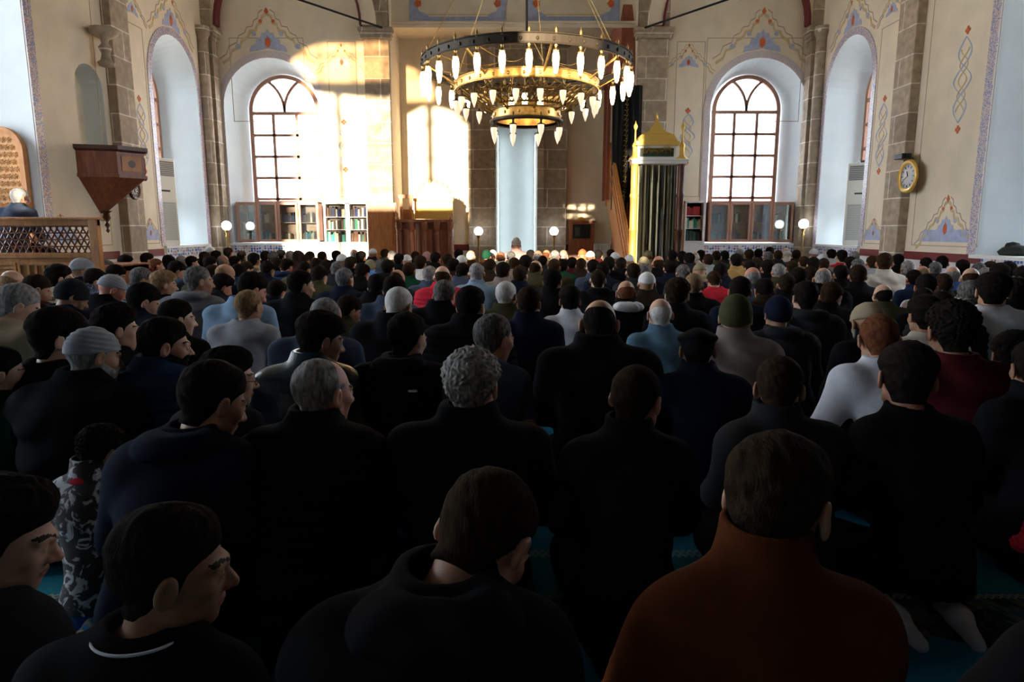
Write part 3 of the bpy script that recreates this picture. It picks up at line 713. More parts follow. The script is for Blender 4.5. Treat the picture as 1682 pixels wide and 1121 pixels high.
pts = [(cxx - hw, zb1)] + [(cxx - hw * math.cos(PI * i / 16), zb1 + (zb2 - zb1) * (math.sin(PI * i / 16) ** .7) * (1 + .08 * math.cos(i * PI))) for i in range(1, 16)] + [(cxx + hw, zb1)]
m.prism(pts, FY(0), .28, .33)
for i in range(1, 16, 2):
    px_, pz_ = pts[i]; m.lathe([(.0, 0), (.03, .02), (.012, .05), (.02, .07), (0, .1)], (px_, .3, pz_ - .01), 8)
m.build('crest', GOLDP, k)
m = MB()
for xx in (bx0 - .26, bx0 - .06): m.box(xx, xx + .06, -.1, -.02, zt, zb1 + .02)
m.box(bx0 - .28, bx0 + .02, -.12, .0, zb1 - .02, zb1 + .06); m.box(bx0 - .24, bx0 - .02, .0, .3, zt, zb1 - .25)
m.build('armrest', WOOD2, k)
# wooden cupboard at the pier
CYB = BY - .12
x0, x1 = W(604, 370, CYB - .28)[0], W(652, 370, CYB - .28)[0]; z1_ = W(625, 333, CYB - .28)[1]
k = th('cupboard', 'plain reddish wood cupboard with one tall door between bookcase and preacher\'s chair', 'cupboard', ((x0 + x1) / 2, CYB, 0)); w = (x1 - x0) / 2
m = MB(); m.box(-w, w, -.27, -.0, 0, z1_); m.build('body', WOOD, k, bevel=.008)
m = MB(); m.box(-w + .02, w - .02, -.30, -.272, .1, z1_ - .03); m.box(-w + .08, w - .08, -.308, -.30, .18, .85); m.box(-w + .08, w - .08, -.308, -.30, .95, z1_ - .12); d = m.build('door', WOOD2, k, bevel=.004)
m = MB(); m.lathe([(.008, 0), (.016, .01), (.016, .02), (0, .03)], (0, 0, 0), 10); h = m.build('knob', BRASS, d); h.location = (w - .06, -.31, .95); h.rotation_euler = (R90, 0, 0)

# ---- books
BOOKC = [mat('book_' + n, c, .7) for n, c in (('brown', (.10, .05, .03)), ('green', (.03, .14, .09)), ('maroon', (.20, .03, .03)), ('navy', (.03, .04, .12)), ('cream', (.55, .47, .33)), ('black', (.03, .03, .03)), ('red', (.45, .04, .05)), ('teal', (.05, .32, .26)))]
BCOL = ('brown', 'green', 'maroon', 'navy', 'cream', 'black', 'red', 'teal')
PAPER = mat('book_paper', (.7, .65, .52), .9)
def book_mesh(t, h, d):
    m = MB(); m.box(0, .004, 0, d, 0, h); m.box(t - .004, t, 0, d, 0, h); m.box(0, t, 0, .005, 0, h); m.box(.004, t - .004, .005, d - .005, .004, h - .005, 1)
    return m.mesh('book')
BM = {}
NTH = 'first second third fourth fifth sixth seventh eighth ninth tenth eleventh twelfth thirteenth fourteenth'.split()
def books(x0, x1, y, z, hmax, label, group, pal, seed, fill=.9):
    r = random.Random(seed); x = x0 + .01; nb_ = 0
    while x < x0 + (x1 - x0) * fill:
        t = r.choice((.028, .038, .05)); h = r.choice((.17, .2, .23)); h = min(h, hmax - .02); ci = r.choice(pal)
        key = (t, round(h, 3), ci)
        if key not in BM:
            me = book_mesh(t, h, .15); me.materials.append(BOOKC[ci]); me.materials.append(PAPER); BM[key] = me
        if x + t > x1 - .005: break
        o = bpy.data.objects.new('book', BM[key]); COL.objects.link(o); o.location = (x, y, z)
        props(o, '%s from left, %s' % (NTH[nb_], label.replace('BOOK', BCOL[ci] + ' book')), 'book', group); nb_ += 1; x += t + r.choice((.001, .002, .006))
# white open bookcase
def bookcase(pxs, py0, py1, Yf, label, frame_mt, pal, where):
    x0, x1 = W(pxs[0], 360, Yf)[0], W(pxs[-1], 360, Yf)[0]; zb_, zt_ = W(pxs[0], py1, Yf)[1], W(pxs[0], py0, Yf)[1]
    k = th('bookcase', label, 'bookcase', (x0, Yf, 0)); m = MB(); L = x1 - x0; D = BY - Yf
    m.box(0, L, D - .02, D - .002, 0, zt_); m.box(0, L, .0, D - .02, zb_ - .03, zb_); m.box(0, L, 0, D - .02, zt_ - .03, zt_ + .01); m.box(0, L, .01, D - .02, 0, zb_ - .03)
    cols = []
    for i, p in enumerate(pxs):
        xx = W(p, 360, Yf)[0] - x0; t = .03 if i in (0, len(pxs) - 1) else .05
        m.box(max(0, xx - t), min(L, xx + t), 0, D - .02, zb_, zt_)
        if i: cols.append((prev, xx - t))
        prev = xx + t
    m.build('frame', frame_mt, k, bevel=.003)
    hs = (zt_ - zb_ - .03) / 3
    m = MB(); m.box(.03, L - .03, D - .03, D - .021, zb_, zt_ - .03); m.build('back_panel', mat('shelf_back', (.06, .045, .04), .8), k)
    for j in (1, 2):
        m = MB()
        for a, b in cols: m.box(a, b, .02, D - .03, zb_ + j * hs - .012, zb_ + j * hs)
        m.build('shelf', frame_mt, k)
    nm = ('bottom', 'middle', 'top')
    for ci, (a, b) in enumerate(cols):
        for j in range(3):
            c = ('left', 'right')[ci] + ' ' if len(cols) > 1 else ''
            books(x0 + a, x0 + b, Yf + .05, zb_ + j * hs, hs, 'BOOK on the %s %sshelf, %s' % (nm[j], c, where), 'books on the %s %sshelf of the %s' % (nm[j], c, where), pal[j], 10 * ci + j + len(pxs))
bookcase((533, 571, 604), 333, 398, BY - .24, 'white open bookcase with two columns of shelves beside left arched window', WHITE, ((5, 0, 1, 4, 7), (0, 4, 5, 1), (5, 4, 0, 3)), 'white open bookcase')
bookcase((1125, 1157), 331, 396, BY - .24, 'narrow white bookcase with red and green books right of the striped curtain', WHITE, ((5, 0, 1), (1, 7, 4), (6, 6, 5)), 'narrow bookcase right of the curtain')
# glazed cabinets under the windows
CG = bpy.data.materials.new('cabinet_glass'); CG.use_nodes = True; nt = CG.node_tree; nt.nodes.clear()
tb = nt.nodes.new('ShaderNodeBsdfTransparent'); tb.inputs[0].default_value = (.80, .86, .86, 1); gl = nt.nodes.new('ShaderNodeBsdfGlossy'); gl.inputs['Roughness'].default_value = .05
mx = nt.nodes.new('ShaderNodeMixShader'); mx.inputs[0].default_value = .13; mo = nt.nodes.new('ShaderNodeOutputMaterial')
nt.links.new(tb.outputs[0], mx.inputs[1]); nt.links.new(gl.outputs[0], mx.inputs[2]); nt.links.new(mx.outputs[0], mo.inputs[0])
def cabinet(pxa, pxb, where, seed):
    Yf = BY + .02; x0, x1 = W(pxa, 365, Yf)[0], W(pxb, 365, Yf)[0]; za, zb_ = W(pxa, 398, Yf)[1], W(pxa, 332, Yf)[1]; L = x1 - x0; D = .3
    za = max(za, zs0 + .002)
    k = th('glazed_bookcase', 'low brown glazed bookcase with four doors under the %s arched window' % where, 'bookcase', (x0, Yf, za)); H = zb_ - za
    m = MB(); m.box(0, L, .02, D, 0, .03); m.box(0, L, .02, D, H - .03, H); m.box(0, .025, .02, D, 0, H); m.box(L - .025, L, .02, D, 0, H); m.box(0, L, D - .01, D, 0, H)
    for i in (1, 2, 3): m.box(L * i / 4 - .01, L * i / 4 + .01, .03, D, .03, H - .03)
    m.build('body', WOODW, k)
    m = MB(); m.box(.025, L - .025, .05, D - .01, H * .48, H * .48 + .014); m.build('shelf', WOODW, k)
    for i in range(4):
        a, b = L * i / 4 + .005, L * (i + 1) / 4 - .005; f = .055
        m = MB(); m.box(a, a + f, -.005, .018, .01, H - .01); m.box(b - f, b, -.005, .018, .01, H - .01); m.box(a + f, b - f, -.005, .018, .01, .01 + f); m.box(a + f, b - f, -.005, .018, H - .01 - f, H - .01)
        d = m.build('door', WOODW, k, bevel=.004)
        m = MB(); m.box(a + f, b - f, .004, .008, .01 + f, H - .01 - f); m.build('glass', CG, d)
        m = MB(); hx = b - f / 2 if i % 2 == 0 else a + f / 2; m.bar((hx, -.015, H * .32), (hx, -.015, H * .44), .006, 6); m.build('handle', BRASS, d)
        for j, z in enumerate((.03, H * .48 + .014)):
            wh = ('lower', 'upper')[j]
            nn = ('first', 'second', 'third', 'fourth')[i]
            books(x0 + L * i / 4 + .015, x0 + L * (i + 1) / 4 - .015, Yf + .1, za + z, .36, 'BOOK on the %s shelf, %s door, %s glazed bookcase' % (wh, nn, where), 'books on the %s shelf behind the %s door of the %s glazed bookcase' % (wh, nn, where), (0, 1, 4, 7, 2, 3) if j == 0 else (4, 0, 5, 3), seed + i * 3 + j, fill=.75 - .12 * ((i + j) % 3))
cabinet(389, 524, 'left', 50); cabinet(1164, 1303, 'right', 90)

# ---- minbar
MX0, MX1, MY0, MY1 = 2.26, 3.22, 13.1, 16.7
mb_ = th('pulpit', 'tall wooden pulpit with stair, gilded gate, pointed red-brown canopy beside the right pier', 'pulpit', (0, 0, 0))
rail = lambda y: 1.05 + (y - 13.2) * .78
zcu = W(1080, 270, MY0)[1]; zf1 = W(1080, 240, MY0)[1]; zr = W(1080, 202, MY0)[1]
for xx, mt in ((MX0 + .07, GOLDP), (MX1 + .0, WOODD)):  # golden left, dark right: sunlit and shaded post put into the colours
    m = MB(); m.lathe([(.10, 0), (.10, .5), (.07, .56), (.08, .62), (.07, 1.0), (.07, 1.28), (.085, 1.3), (.068, 1.34), (.068, 1.9), (.085, 1.95), (.066, 2.0), (.066, zcu - .05), (.08, zcu), (.1, zcu + .06)], (xx, MY0, 0), 14)
    m.build('gate_post', mt, mb_)
    m = MB(); m.lathe([(.1, zcu + .06), (.12, zcu + .1), (.05, zcu + .16), (.045, zcu + .3), (.06, zcu + .34), (.018, zcu + .42), (.014, zcu + .62), (.035, zcu + .66), (.04, zcu + .7), (.012, zcu + .75), (0, zcu + .8)], (xx, MY0, 0), 12); m.build('finial', GOLDP, mb_)
m = MB(); m.box(MX0, MX1 + .08, MY0 - .1, MY0 + .1, zcu, zcu + .06); m.box(MX0 - .04, MX1 + .12, MY0 - .13, MY0 + .13, zcu + .06, zcu + .09); gx0, gx1 = W(1046, 255, MY0)[0], W(1108, 255, MY0)[0]
m.box(gx0, gx1, MY0 - .09, MY0 + .09, zcu + .09, zf1); m.build('lintel', WHITE, mb_)
m = MB(); m.box(gx0 + .04, gx1 - .04, MY0 - .1, MY0 - .088, zcu + .13, zf1 - .05)
for i in range(26):                         # gilt script strokes on the panel (too small to read in the photograph)
    r = random.Random(i); xx = gx0 + .07 + i * (gx1 - gx0 - .16) / 26; zz = zcu + .17 + r.random() * .08
    m.tube([(xx, MY0 - .104, zz), (xx + .01, MY0 - .104, zz + .05 + r.random() * .05), (xx + .025, MY0 - .104, zz + .01), (xx + .04, MY0 - .104, zz + .03)], .0045, 4, 1)
m.build('inscription_panel', [mat('dark_green_panel', (.03, .05, .03), .5), GOLD], mb_)
m = MB(); gc = (gx0 + gx1) / 2; hw = (gx1 - gx0) / 2
m.box(gx0 - .05, gx1 + .05, MY0 - .15, MY0 + .15, zf1, zf1 + .07)
prof = [(1.02, .07), (.98, .12), (.86, .19), (.55, .24), (.34, .29), (.2, .37), (.1, .45), (.0, .52)]
for (r0, h0), (r1, h1) in zip(prof, prof[1:]):
    vs = [(gc + sx * hw * r, MY0 + sy * .15 * r, zf1 + h) for r, h in ((r0, h0), (r1, h1)) for sx, sy in ((-1, -1), (1, -1), (1, 1), (-1, 1))]
    m.add(vs, [(i, (i + 1) % 4, 4 + (i + 1) % 4, 4 + i) for i in range(4)])
m.build('gate_roof', GOLDP, mb_)
m = MB(); m.lathe([(0, 0), (.03, .0), (.015, .03), (.022, .05), (.01, .08), (0, .13)], (gc, MY0, zf1 + .49), 10); m.build('gate_finial', GOLD, mb_)
for xx in (MX0, MX1 - .06):                 # side balustrades
    m = MB(); pts = [(MY0 + .1, .0), (MY0 + .1, rail(MY0 + .1)), (MY1 - .6, rail(MY1 - .6)), (MY1, rail(MY1 - .6)), (MY1, rail(MY1) - 1.5), (14.6, .62), (14.6, 0)]
    m.prism(pts, FX(xx), 0, .06)
    for i in range(3): o = .06 + i * .24; m.strip([(MY0 + .16, rail(MY0 + .16) - o), (MY1 - .6, rail(MY1 - .6) - o)], [(MY0 + .16, rail(MY0 + .16) - o - .05), (MY1 - .6, rail(MY1 - .6) - o - .05)], FX(xx), -.02, .08)
    m.build('balustrade', WOOD2, mb_)
for i in range(8):
    m = MB(); y = MY0 + .25 + i * .3; m.box(MX0 + .06, MX1 - .06, y, y + .32, 0, .24 * (i + 1)); m.build('step', WOOD, mb_)
ty = 15.9; x0, x1 = W(1001, 150, ty)[0], W(1055, 150, ty)[0]; zc = W(1030, 138, ty)[1]
m = MB(); m.box(MX0 + .02, MX1 - .02, ty - .3, MY1, 1.9, 2.02); m.build('platform', WOOD, mb_)
for xx in (x0, x1):
    for yy in (ty, ty + .6):
        m = MB(); m.box(xx - .035, xx + .035, yy - .035, yy + .035, 2.0, zc); m.build('canopy_post', REDW, mb_)
m = MB(); tcx = (x0 + x1) / 2; hw = (x1 - x0) / 2 + .08; m.box(tcx - hw, tcx + hw, ty - .1, ty + .7, zc, zc + .14)
prof = [(1, .14), (.9, .5), (.72, 1.2), (.5, 2.1), (.3, 3.0)]
for (r0, h0), (r1, h1) in zip(prof, prof[1:]):
    vs = [(tcx + hw * r * math.cos(a), ty + .3 + hw * r * math.sin(a), zc + h) for r, h in ((r0, h0), (r1, h1)) for a in [PI / 4 * i + PI / 8 for i in range(8)]]
    m.add(vs, [(i, (i + 1) % 8, 8 + (i + 1) % 8, 8 + i) for i in range(8)])
m.build('canopy', REDW, mb_)
# black banner with a column of gilt script
bx0, bx1 = W(1004, 240, 15.44)[0], W(1053, 240, 15.44)[0]; z0, z1 = W(1028, 345, 15.44)[1], W(1028, 140, 15.44)[1]
m = MB(); n = 26
vs = [(bx0 + (bx1 - bx0) * i / n + (.06 * (1 - j) if i == 0 else 0), 15.44 + .025 * math.sin(i * 1.3) + d, (z0, z1)[j]) for d in (0, .006) for j in (0, 1) for i in range(n + 1)]; q = n + 1
m.add(vs, [(i, i + 1, q + i + 1, q + i) for i in range(n)] + [(2 * q + i, 3 * q + i, 3 * q + i + 1, 2 * q + i + 1) for i in range(n)], 0, True)
ban = m.build('banner', mat('black_velvet', (.008, .009, .008), .9, sheen=.2)); props(ban, 'black hanging banner with a column of gilt script above the pulpit stair', 'banner')
m = MB(); r = random.Random(3); zz = z1 - .2; cc = W(1027, 240, 15.40)[0]
while zz > z0 + .2:
    m.tube([(cc - .04, 15.40, zz), (cc - .01, 15.395, zz + .04 * r.random()), (cc + .02, 15.40, zz - .03), (cc + .045, 15.40, zz + .02)], .006, 4); m.bar((cc + .02 * r.random(), 15.40, zz - .05), (cc + .02, 15.40, zz - .07), .006, 4); zz -= .11
m.build('gilt_script', GOLD, ban)
# striped curtain in the gate
x0, x1 = MX0 + .14, MX1 - .07; m = MB(); n = 90; zt_ = zcu - .01
def cu(i, z):
    t = i / n; x = x0 + (x1 - x0) * t; g = max(0, .35 - z) * .25
    return (x - g * (1 - t), MY0 + .06 + .028 * math.sin(t * 44) - .01 - g * .6, z)
zs_ = [0.03, .4, 1.0, 1.6, 2.2, zt_]
vs = [cu(i, z) for z in zs_ for i in range(n + 1)]
for j in range(len(zs_) - 1):
    for i in range(n):
        s_ = (i // 4) % 5
        m.add([cu(i, zs_[j]), cu(i + 1, zs_[j]), cu(i + 1, zs_[j + 1]), cu(i, zs_[j + 1])], [(0, 1, 2, 3)], 1 if (i % 15) in (1, 2, 3, 4) else (2 if i % 15 == 10 else 0), True)
cur = m.build('curtain', [mat('dark_green_velvet', (.012, .02, .010), .8, sheen=.3), mat('pale_gold_stripe', (.78, .74, .50), .6), mat('gold_thread', (.35, .27, .08), .5)])
bm = bmesh.new(); bm.from_mesh(cur.data); bmesh.ops.remove_doubles(bm, verts=bm.verts, dist=1e-4); bm.to_mesh(cur.data); bm.free()
cur.modifiers.new('thick', 'SOLIDIFY').thickness = .004
props(cur, 'dark green and pale gold striped curtain closing the pulpit gate', 'curtain')

# ---- wooden enclosure on the left
EY = 7.9; ex1 = W(163, 380, EY)[0]; ex0 = -6.95; ez = W(100, 357, EY)[1]
k = th('carved_enclosure', 'carved wooden enclosure with pierced lattice at the left edge', 'enclosure', (0, EY, 0))
m = MB(); m.box(ex0, ex1, -.03, .03, ez - .1, ez - .02); m.box(ex0, ex1 + .03, -.05, .05, ez - .03, ez); m.box(ex1 - .1, ex1, -.04, .04, 0, ez - .02); zl0, zl1 = W(80, 416, EY)[1], W(80, 372, EY)[1]
m.box(ex0, ex1 - .1, -.03, .03, zl0 - .06, zl0); m.box(ex0, ex1, -.03, .03, 0, .1); m.build('frame', WOOD2, k, bevel=.006)
m = MB(); st = .075; nx = int((ex1 - .1 - ex0) / st) + 1; hh = (zl1 - zl0)
for i in range(-6, nx + 6):
    for s_ in (-1, 1):
        a = ex1 - .1 - i * st; 
        if s_ > 0: p0, p1 = (a, zl0), (a - hh * .577, zl1)
        else: p0, p1 = (a - hh * .577, zl0), (a, zl1)
        def clampx(p, q, X):
            if (p[0] - X) * (q[0] - X) < 0: f_ = (X - p[0]) / (q[0] - p[0]); return (X, p[1] + f_ * (q[1] - p[1]))
        P, Q = p0, p1
        if max(P[0], Q[0]) > ex1 - .1:
            c_ = clampx(P, Q, ex1 - .1)
            if c_ is None: continue
            if P[0] > ex1 - .1: P = c_
            else: Q = c_
        if min(P[0], Q[0]) < ex0: continue
        m.bar((P[0], 0, P[1]), (Q[0], 0, Q[1]), .0105, 4)
nz = 4
for j in range(nz + 1): z = zl0 + hh * j / nz; m.box(ex0, ex1 - .1, -.008, .008, z - .007, z + .007)
m.build('lattice', WOOD, k)
m = MB(); m.box(ex0, ex1 - .1, -.012, .012, .1, zl0 - .06)
pw_ = .42; i = 0; xx = ex1 - .12
while xx - pw_ > ex0:
    for j in range(3):
        z0 = .12 + j * (zl0 - .2) / 3; z1 = z0 + (zl0 - .2) / 3 - .03
        m.strip([(xx - pw_, z0), (xx - pw_, z1), (xx, z1), (xx, z0)], [(xx - pw_ + .03, z0 + .03), (xx - pw_ + .03, z1 - .03), (xx - .03, z1 - .03), (xx - .03, z0 + .03)], FY(0), -.03, -.01, 1, closed=True)
        vert = (i + j) % 2
        for q in range(1, 4):
            if vert: m.box(xx - pw_ + .03 + q * .09 - .012, xx - pw_ + .03 + q * .09 + .012, -.026, -.01, z0 + .03, z1 - .03, 1)
            else: m.box(xx - pw_ + .03, xx - .03, -.026, -.01, z0 + (z1 - z0) * q / 4 - .012, z0 + (z1 - z0) * q / 4 + .012, 1)
    xx -= pw_ + .02; i += 1
m.build('panel', [WOOD2, wood_mat('pale_honey_moulding', (.46, .18, .05), (.66, .32, .10))], k)
m = MB(); m.box(ex1 - .06, ex1, .04, 1.0, 0, .86); m.box(ex0 + .3, ex1, .04, 1.05, .80, .88); m.build('platform', WOOD, k)
# carved arched door leaf on the far cheek of the big left opening
DY = YD - .045; xr_, _ = W(48, 300, DY); hw = .33; xc = xr_ - hw; zt_ = W(6, 208, DY)[1]
root = empty('door_1'); props(root, kind='structure'); out = arch_pts(xc, hw, .92, zt_ - hw, 20); inn = arch_pts(xc, hw - .07, .96, zt_ - hw, 20)
m = MB(); m.strip(out, inn, FY(DY), -.06, .03); m.build('door_frame', WOOD2, root)
m = MB(); m.prism(inn, FY(DY), -.02, .02)
for i in range(7):
    for j in range(17):
        z = 1.05 + j * .1; x = xc - .24 + i * .08 + (.04 if j % 2 else 0)
        if abs(x - xc) > hw - .12 or (z > zt_ - hw and math.hypot(x - xc, z - zt_ + hw) > hw - .12): continue
        for q in range(3): a = q * PI / 3 + .3; m.bar((x - .04 * math.cos(a), DY - .028, z - .04 * math.sin(a)), (x + .04 * math.cos(a), DY - .028, z + .04 * math.sin(a)), .006, 4)
m.build('door_leaf', wood_mat('carved_light_wood', (.50, .22, .06), (.68, .36, .11), .45), root)
m = MB(); m.box(-SX - TH + .03, -SX - .01, YC + .03, YD - .03, 0, .9); props(m.build('trim_18', REVEAL), kind='structure')
# corner pulpit on the left wall
PY, PZ1, PZ0 = 11.14, S(180, 240, -6.2)[1], S(180, 287, -6.2)[1]; PZb = S(168, 349, -6.3)[1]
k = th('wall_pulpit', 'small faceted wooden wall pulpit tapering to a pendant on the left wall', 'pulpit', (-SX, PY, 0))
def half_oct(r): return [(r * math.sin(a) * .98, r * math.cos(a) * -.68) for a in [PI * i / 4 for i in range(5)]]
def facets(m, r0, z0, r1, z1, mi=0, inset=None):
    A, B = half_oct(r0), half_oct(r1)
    A[0] = (0, A[0][1]); A[-1] = (0, A[-1][1]); B[0] = (0, B[0][1]); B[-1] = (0, B[-1][1])
    m.add([(x, y, z0) for x, y in A] + [(x, y, z1) for x, y in B], [(i, i + 1, 6 + i, 5 + i) for i in range(4)], mi)
m = MB(); R = .78
facets(m, R, PZ0, R, PZ1 - .06); facets(m, R + .03, PZ0 - .03, R + .03, PZ0 + .02)
A = half_oct(R); m.add([(x, y, PZ0 + .3) for x, y in A], [(0, 1, 2, 3, 4)])
m.build('box', WOOD, k)
m = MB(); facets(m, R + .07, PZ1 - .04, R + .07, PZ1 + .02); facets(m, R, PZ1 - .07, R + .07, PZ1 - .04); facets(m, R + .07, PZ1 + .02, R - .05, PZ1 + .02); m.build('rim', WOODD, k)
m = MB(); facets(m, .06, PZb, R, PZ0 - .02); m.build('tapered_base', WOOD, k)
m = MB(); m.lathe([(.0, -.32), (.03, -.28), (.012, -.24), (.04, -.19), (.015, -.14), (.06, -.08), (.04, 0), (.09, .04)], (.07, 0, PZb), 10); m.build('pendant', WOODD, k)
A = half_oct(R + .004)
for i in range(1, 4):
    p, q = A[i - 0], A[i + 1] if i < 4 else A[i]
    if i == 3: p, q = A[3], (A[4][0], A[4][1])
    P = Vector((p[0], p[1], 0)); Q = Vector((q[0], q[1], 0)); d = Q - P
    if d.length < .1: continue
    a, b = P + d * .14, P + d * .86; nn = Vector((d.y, -d.x, 0)).normalized() * -.0; m = MB()
    no = Vector((-(d.y), d.x, 0)).normalized(); 
    if no.x < 0 and i != 1: no = -no
    if no.dot(P + Q) < 0: no = -no
    z0, z1 = PZ0 + .07, PZ1 - .13
    def quad(a, b, z0, z1, o, mi): m.add([tuple(a + no * o + Vector((0, 0, z0))), tuple(b + no * o + Vector((0, 0, z0))), tuple(b + no * o + Vector((0, 0, z1))), tuple(a + no * o + Vector((0, 0, z1))), tuple(a + Vector((0, 0, z0))), tuple(b + Vector((0, 0, z0))), tuple(b + Vector((0, 0, z1))), tuple(a + Vector((0, 0, z1)))], [(0, 1, 2, 3), (0, 4, 5, 1), (1, 5, 6, 2), (2, 6, 7, 3), (3, 7, 4, 0)], mi)
    quad(a, b, z0, z1, .012, 0); c_ = (a + b) / 2 + Vector((0, 0, (z0 + z1) / 2)) + no * .014; u = (b - a).normalized()
    m.add([tuple(c_ + u * .06 * math.cos(t) + Vector((0, 0, .06 * math.sin(t)))) for t in [2 * PI * s / 12 for s in range(12)]], [tuple(range(12))], 1)
    m.build('inlaid_panel', [WOOD2, WOODD], k)
# stone bracket above the wall door
yb_, zb_ = S(140, 108, -SX)
m = MB(); m.lathe([(.05, 0), (.11, .02), (.13, .07), (.08, .11), (.06, .2), (.1, .3), (.05, .36), (.06, .42), (.2, .5), (.22, .58), (.0, .58)], (-SX + .225, yb_ + .2, zb_ + .02), 12)
props(m.build('stone_bracket', STONE), 'carved stone bracket over the small arched doorway on the left wall', 'bracket')

# ---- globe lamps
def globe(px, py, Y, r, label):
    x, z = W(px, py, Y); k = th('globe_lamp', label, 'lamp', (x, Y, 0))
    m = MB(); m.lathe([(.13, 0), (.13, .03), (.07, .06), (.035, .12), (.03, .3), (.045, .34), (.022, .4), (.02, z - r - .16), (.04, z - r - .12), (.02, z - r - .08), (.045, z - r - .03), (.05, z - r + .01)], n=14); m.build('pole', BRASS, k)
    m = MB(); m.lathe([(r * math.sin(PI * i / 16), -r * math.cos(PI * i / 16)) for i in range(17)], (0, 0, z), 24); m.build('globe', GLOBE, k)
globe(372, 371, 14.95, .105, 'white glowing globe lamp on a brass post at the left corner column')
globe(786, 380, 16.35, .105, 'white glowing globe lamp on a brass post left of the mihrab niche')
globe(910, 380, 16.35, .105, 'white glowing globe lamp on a brass post right of the mihrab niche')
globe(1320, 368, 14.95, .105, 'white glowing globe lamp on a brass post at the right corner column')

# ---- clocks
def clock(loc, s, r, label, rim_mt, extra=True):
    k = th('wall_clock', label, 'clock', loc); k.rotation_euler = (0, s * R90, 0)
    m = MB(); m.lathe([(r * .8, .0), (r, .0), (r, .025), (r * .9, .045), (r * .74, .02)], n=32, cap=False); m.build('rim', rim_mt, k)
    m = MB(); m.lathe([(0, .012), (r * .8, .012), (r * .8, .0)], n=32, cap=False); f_ = m.build('face', WHITE, k)
    m = MB()
    for i in range(12): a = PI * i / 6; m.bar((r * .52 * math.cos(a), r * .52 * math.sin(a), .016), (r * .66 * math.cos(a), r * .66 * math.sin(a), .016), .008, 4)
    m.build('hour_mark', mat('blue_enamel', (.10, .14, .35), .5), f_)
    m = MB(); m.bar((0, 0, .02), (r * .3, r * .1, .02), .008, 4); m.bar((0, 0, .022), (-r * .2, r * .42, .022), .006, 4); m.build('hand', BLACKP, k)
yc_, zc_ = S(1490, 290, SX - .19); clock((SX - .165, yc_, zc_), -1, .27, 'round white clock with wide gilt rim on the right stone pilaster', GOLDP)
yc_, zc_ = S(212, 311, -SX + .17); clock((-SX + .165, max(yc_, 11.83), zc_), 1, .17, 'small round white clock with dark rim behind the wall pulpit', WOODD)
yc_, zc_ = S(1487, 258, SX - .2)
k = th('wall_camera', 'black camera box above the clock on the right pilaster', 'camera', (SX - .162, yc_, zc_))
m = MB(); m.box(-.16, 0, -.12, .12, -.04, .05); m.build('housing', BLACKP, k, bevel=.01)
m = MB(); m.bar((-.08, -.12, 0), (-.08, -.16, 0), .035, 14); m.build('lens', BLACKP, k)
# ---- air conditioners standing in the niches
def aircon(x, y, z, rz, h, label):
    k = th('air_conditioner', label, 'air conditioner', (x, y, z), rz)
    m = MB(); m.box(-.26, .26, -.16, .16, 0, h); m.build('casing', mat('cream_casing', (.72, .69, .60), .4), k, bevel=.02)
    m = MB(); m.box(-.22, .22, -.175, -.158, h - .34, h - .06)
    for i in range(7): m.box(-.21, .21, -.182, -.174, h - .32 + i * .036, h - .305 + i * .036, 1)
    m.build('air_outlet', [mat('grey_grille', (.18, .18, .17), .5), mat('cream_slat', (.45, .43, .38), .5)], k)
    m = MB(); m.box(-.21, .21, -.17, -.158, .1, h * .5)
    for i in range(18): m.box(-.2, .2, -.176, -.169, .12 + i * (h * .5 - .14) / 18, .12 + i * (h * .5 - .14) / 18 + .012, 1)
    m.build('intake_grille', [mat('intake_grey', (.42, .42, .38), .6), mat('intake_slat', (.55, .54, .49), .6)], k)
    m = MB(); m.box(-.1, .1, -.166, -.158, h * .62, h * .64); m.build('control_strip', BLACKP, k)
aircon(7.02, 13.72, zs0, -.75, 1.62, 'cream standing air conditioner in the right side niche')
aircon(-7.0, 13.62, zs0, 1.2, 1.7, 'cream air conditioner half hidden in the left side niche')
y_, z_ = S(1398, 272, 7.0)
m = MB(); m.box(-.12, .12, -.06, .06, 0, .03); m.bar((-.1, 0, .03), (.1, .02, .045), .02, 6)
o = m.build('cable_coil', BLACKP, loc=(7.02, 13.72, zs0 + 1.62)); props(o, 'black cable bundle lying on top of the right air conditioner', 'cable')
# ---- small cabinet with dark screen right of the mihrab, radiator
x0, x1 = W(935, 380, 16.6)[0], W(976, 380, 16.6)[0]; z0, z1 = W(950, 412, 16.6)[1], W(950, 364, 16.6)[1]
k = th('display_cabinet', 'small brown wooden cabinet framing a dark picture right of the mihrab', 'cabinet', ((x0 + x1) / 2, 16.6, 0)); w = (x1 - x0) / 2
m = MB(); m.box(-w, w, -.02, .24, 0, z1); m.box(-w - .03, w + .03, -.05, .24, z1 - .03, z1 + .02); m.build('body', WOOD, k, bevel=.006)
m = MB(); zz = z0 + (z1 - z0) * .42; m.box(-w + .08, w - .1, -.03, -.02, zz, z1 - .07); m.box(-w + .14, -w + .26, -.034, -.03, zz + .05, z1 - .14, 1); m.build('dark_picture', [BLACKP, mat('dim_green', (.05, .08, .05), .6)], k)
m = MB(); m.lathe([(0, 0), (.12, .01), (.1, .05), (.03, .08), (0, .1)], (0, .1, z1 + .02), 12, sy=.3); m.build('crest', GOLDP, k)
x0, x1 = W(976, 400, 16.5)[0], W(1004, 400, 16.5)[0]; z1 = W(990, 401, 16.5)[1]
k = th('radiator', 'low white radiator between the brown cabinet and the pulpit stair', 'radiator', (x0, 16.5, 0)); m = MB()
for i in range(9): a = (x1 - x0) * i / 9; m.box(a, a + (x1 - x0) / 9 - .012, 0, .12, .12, z1)
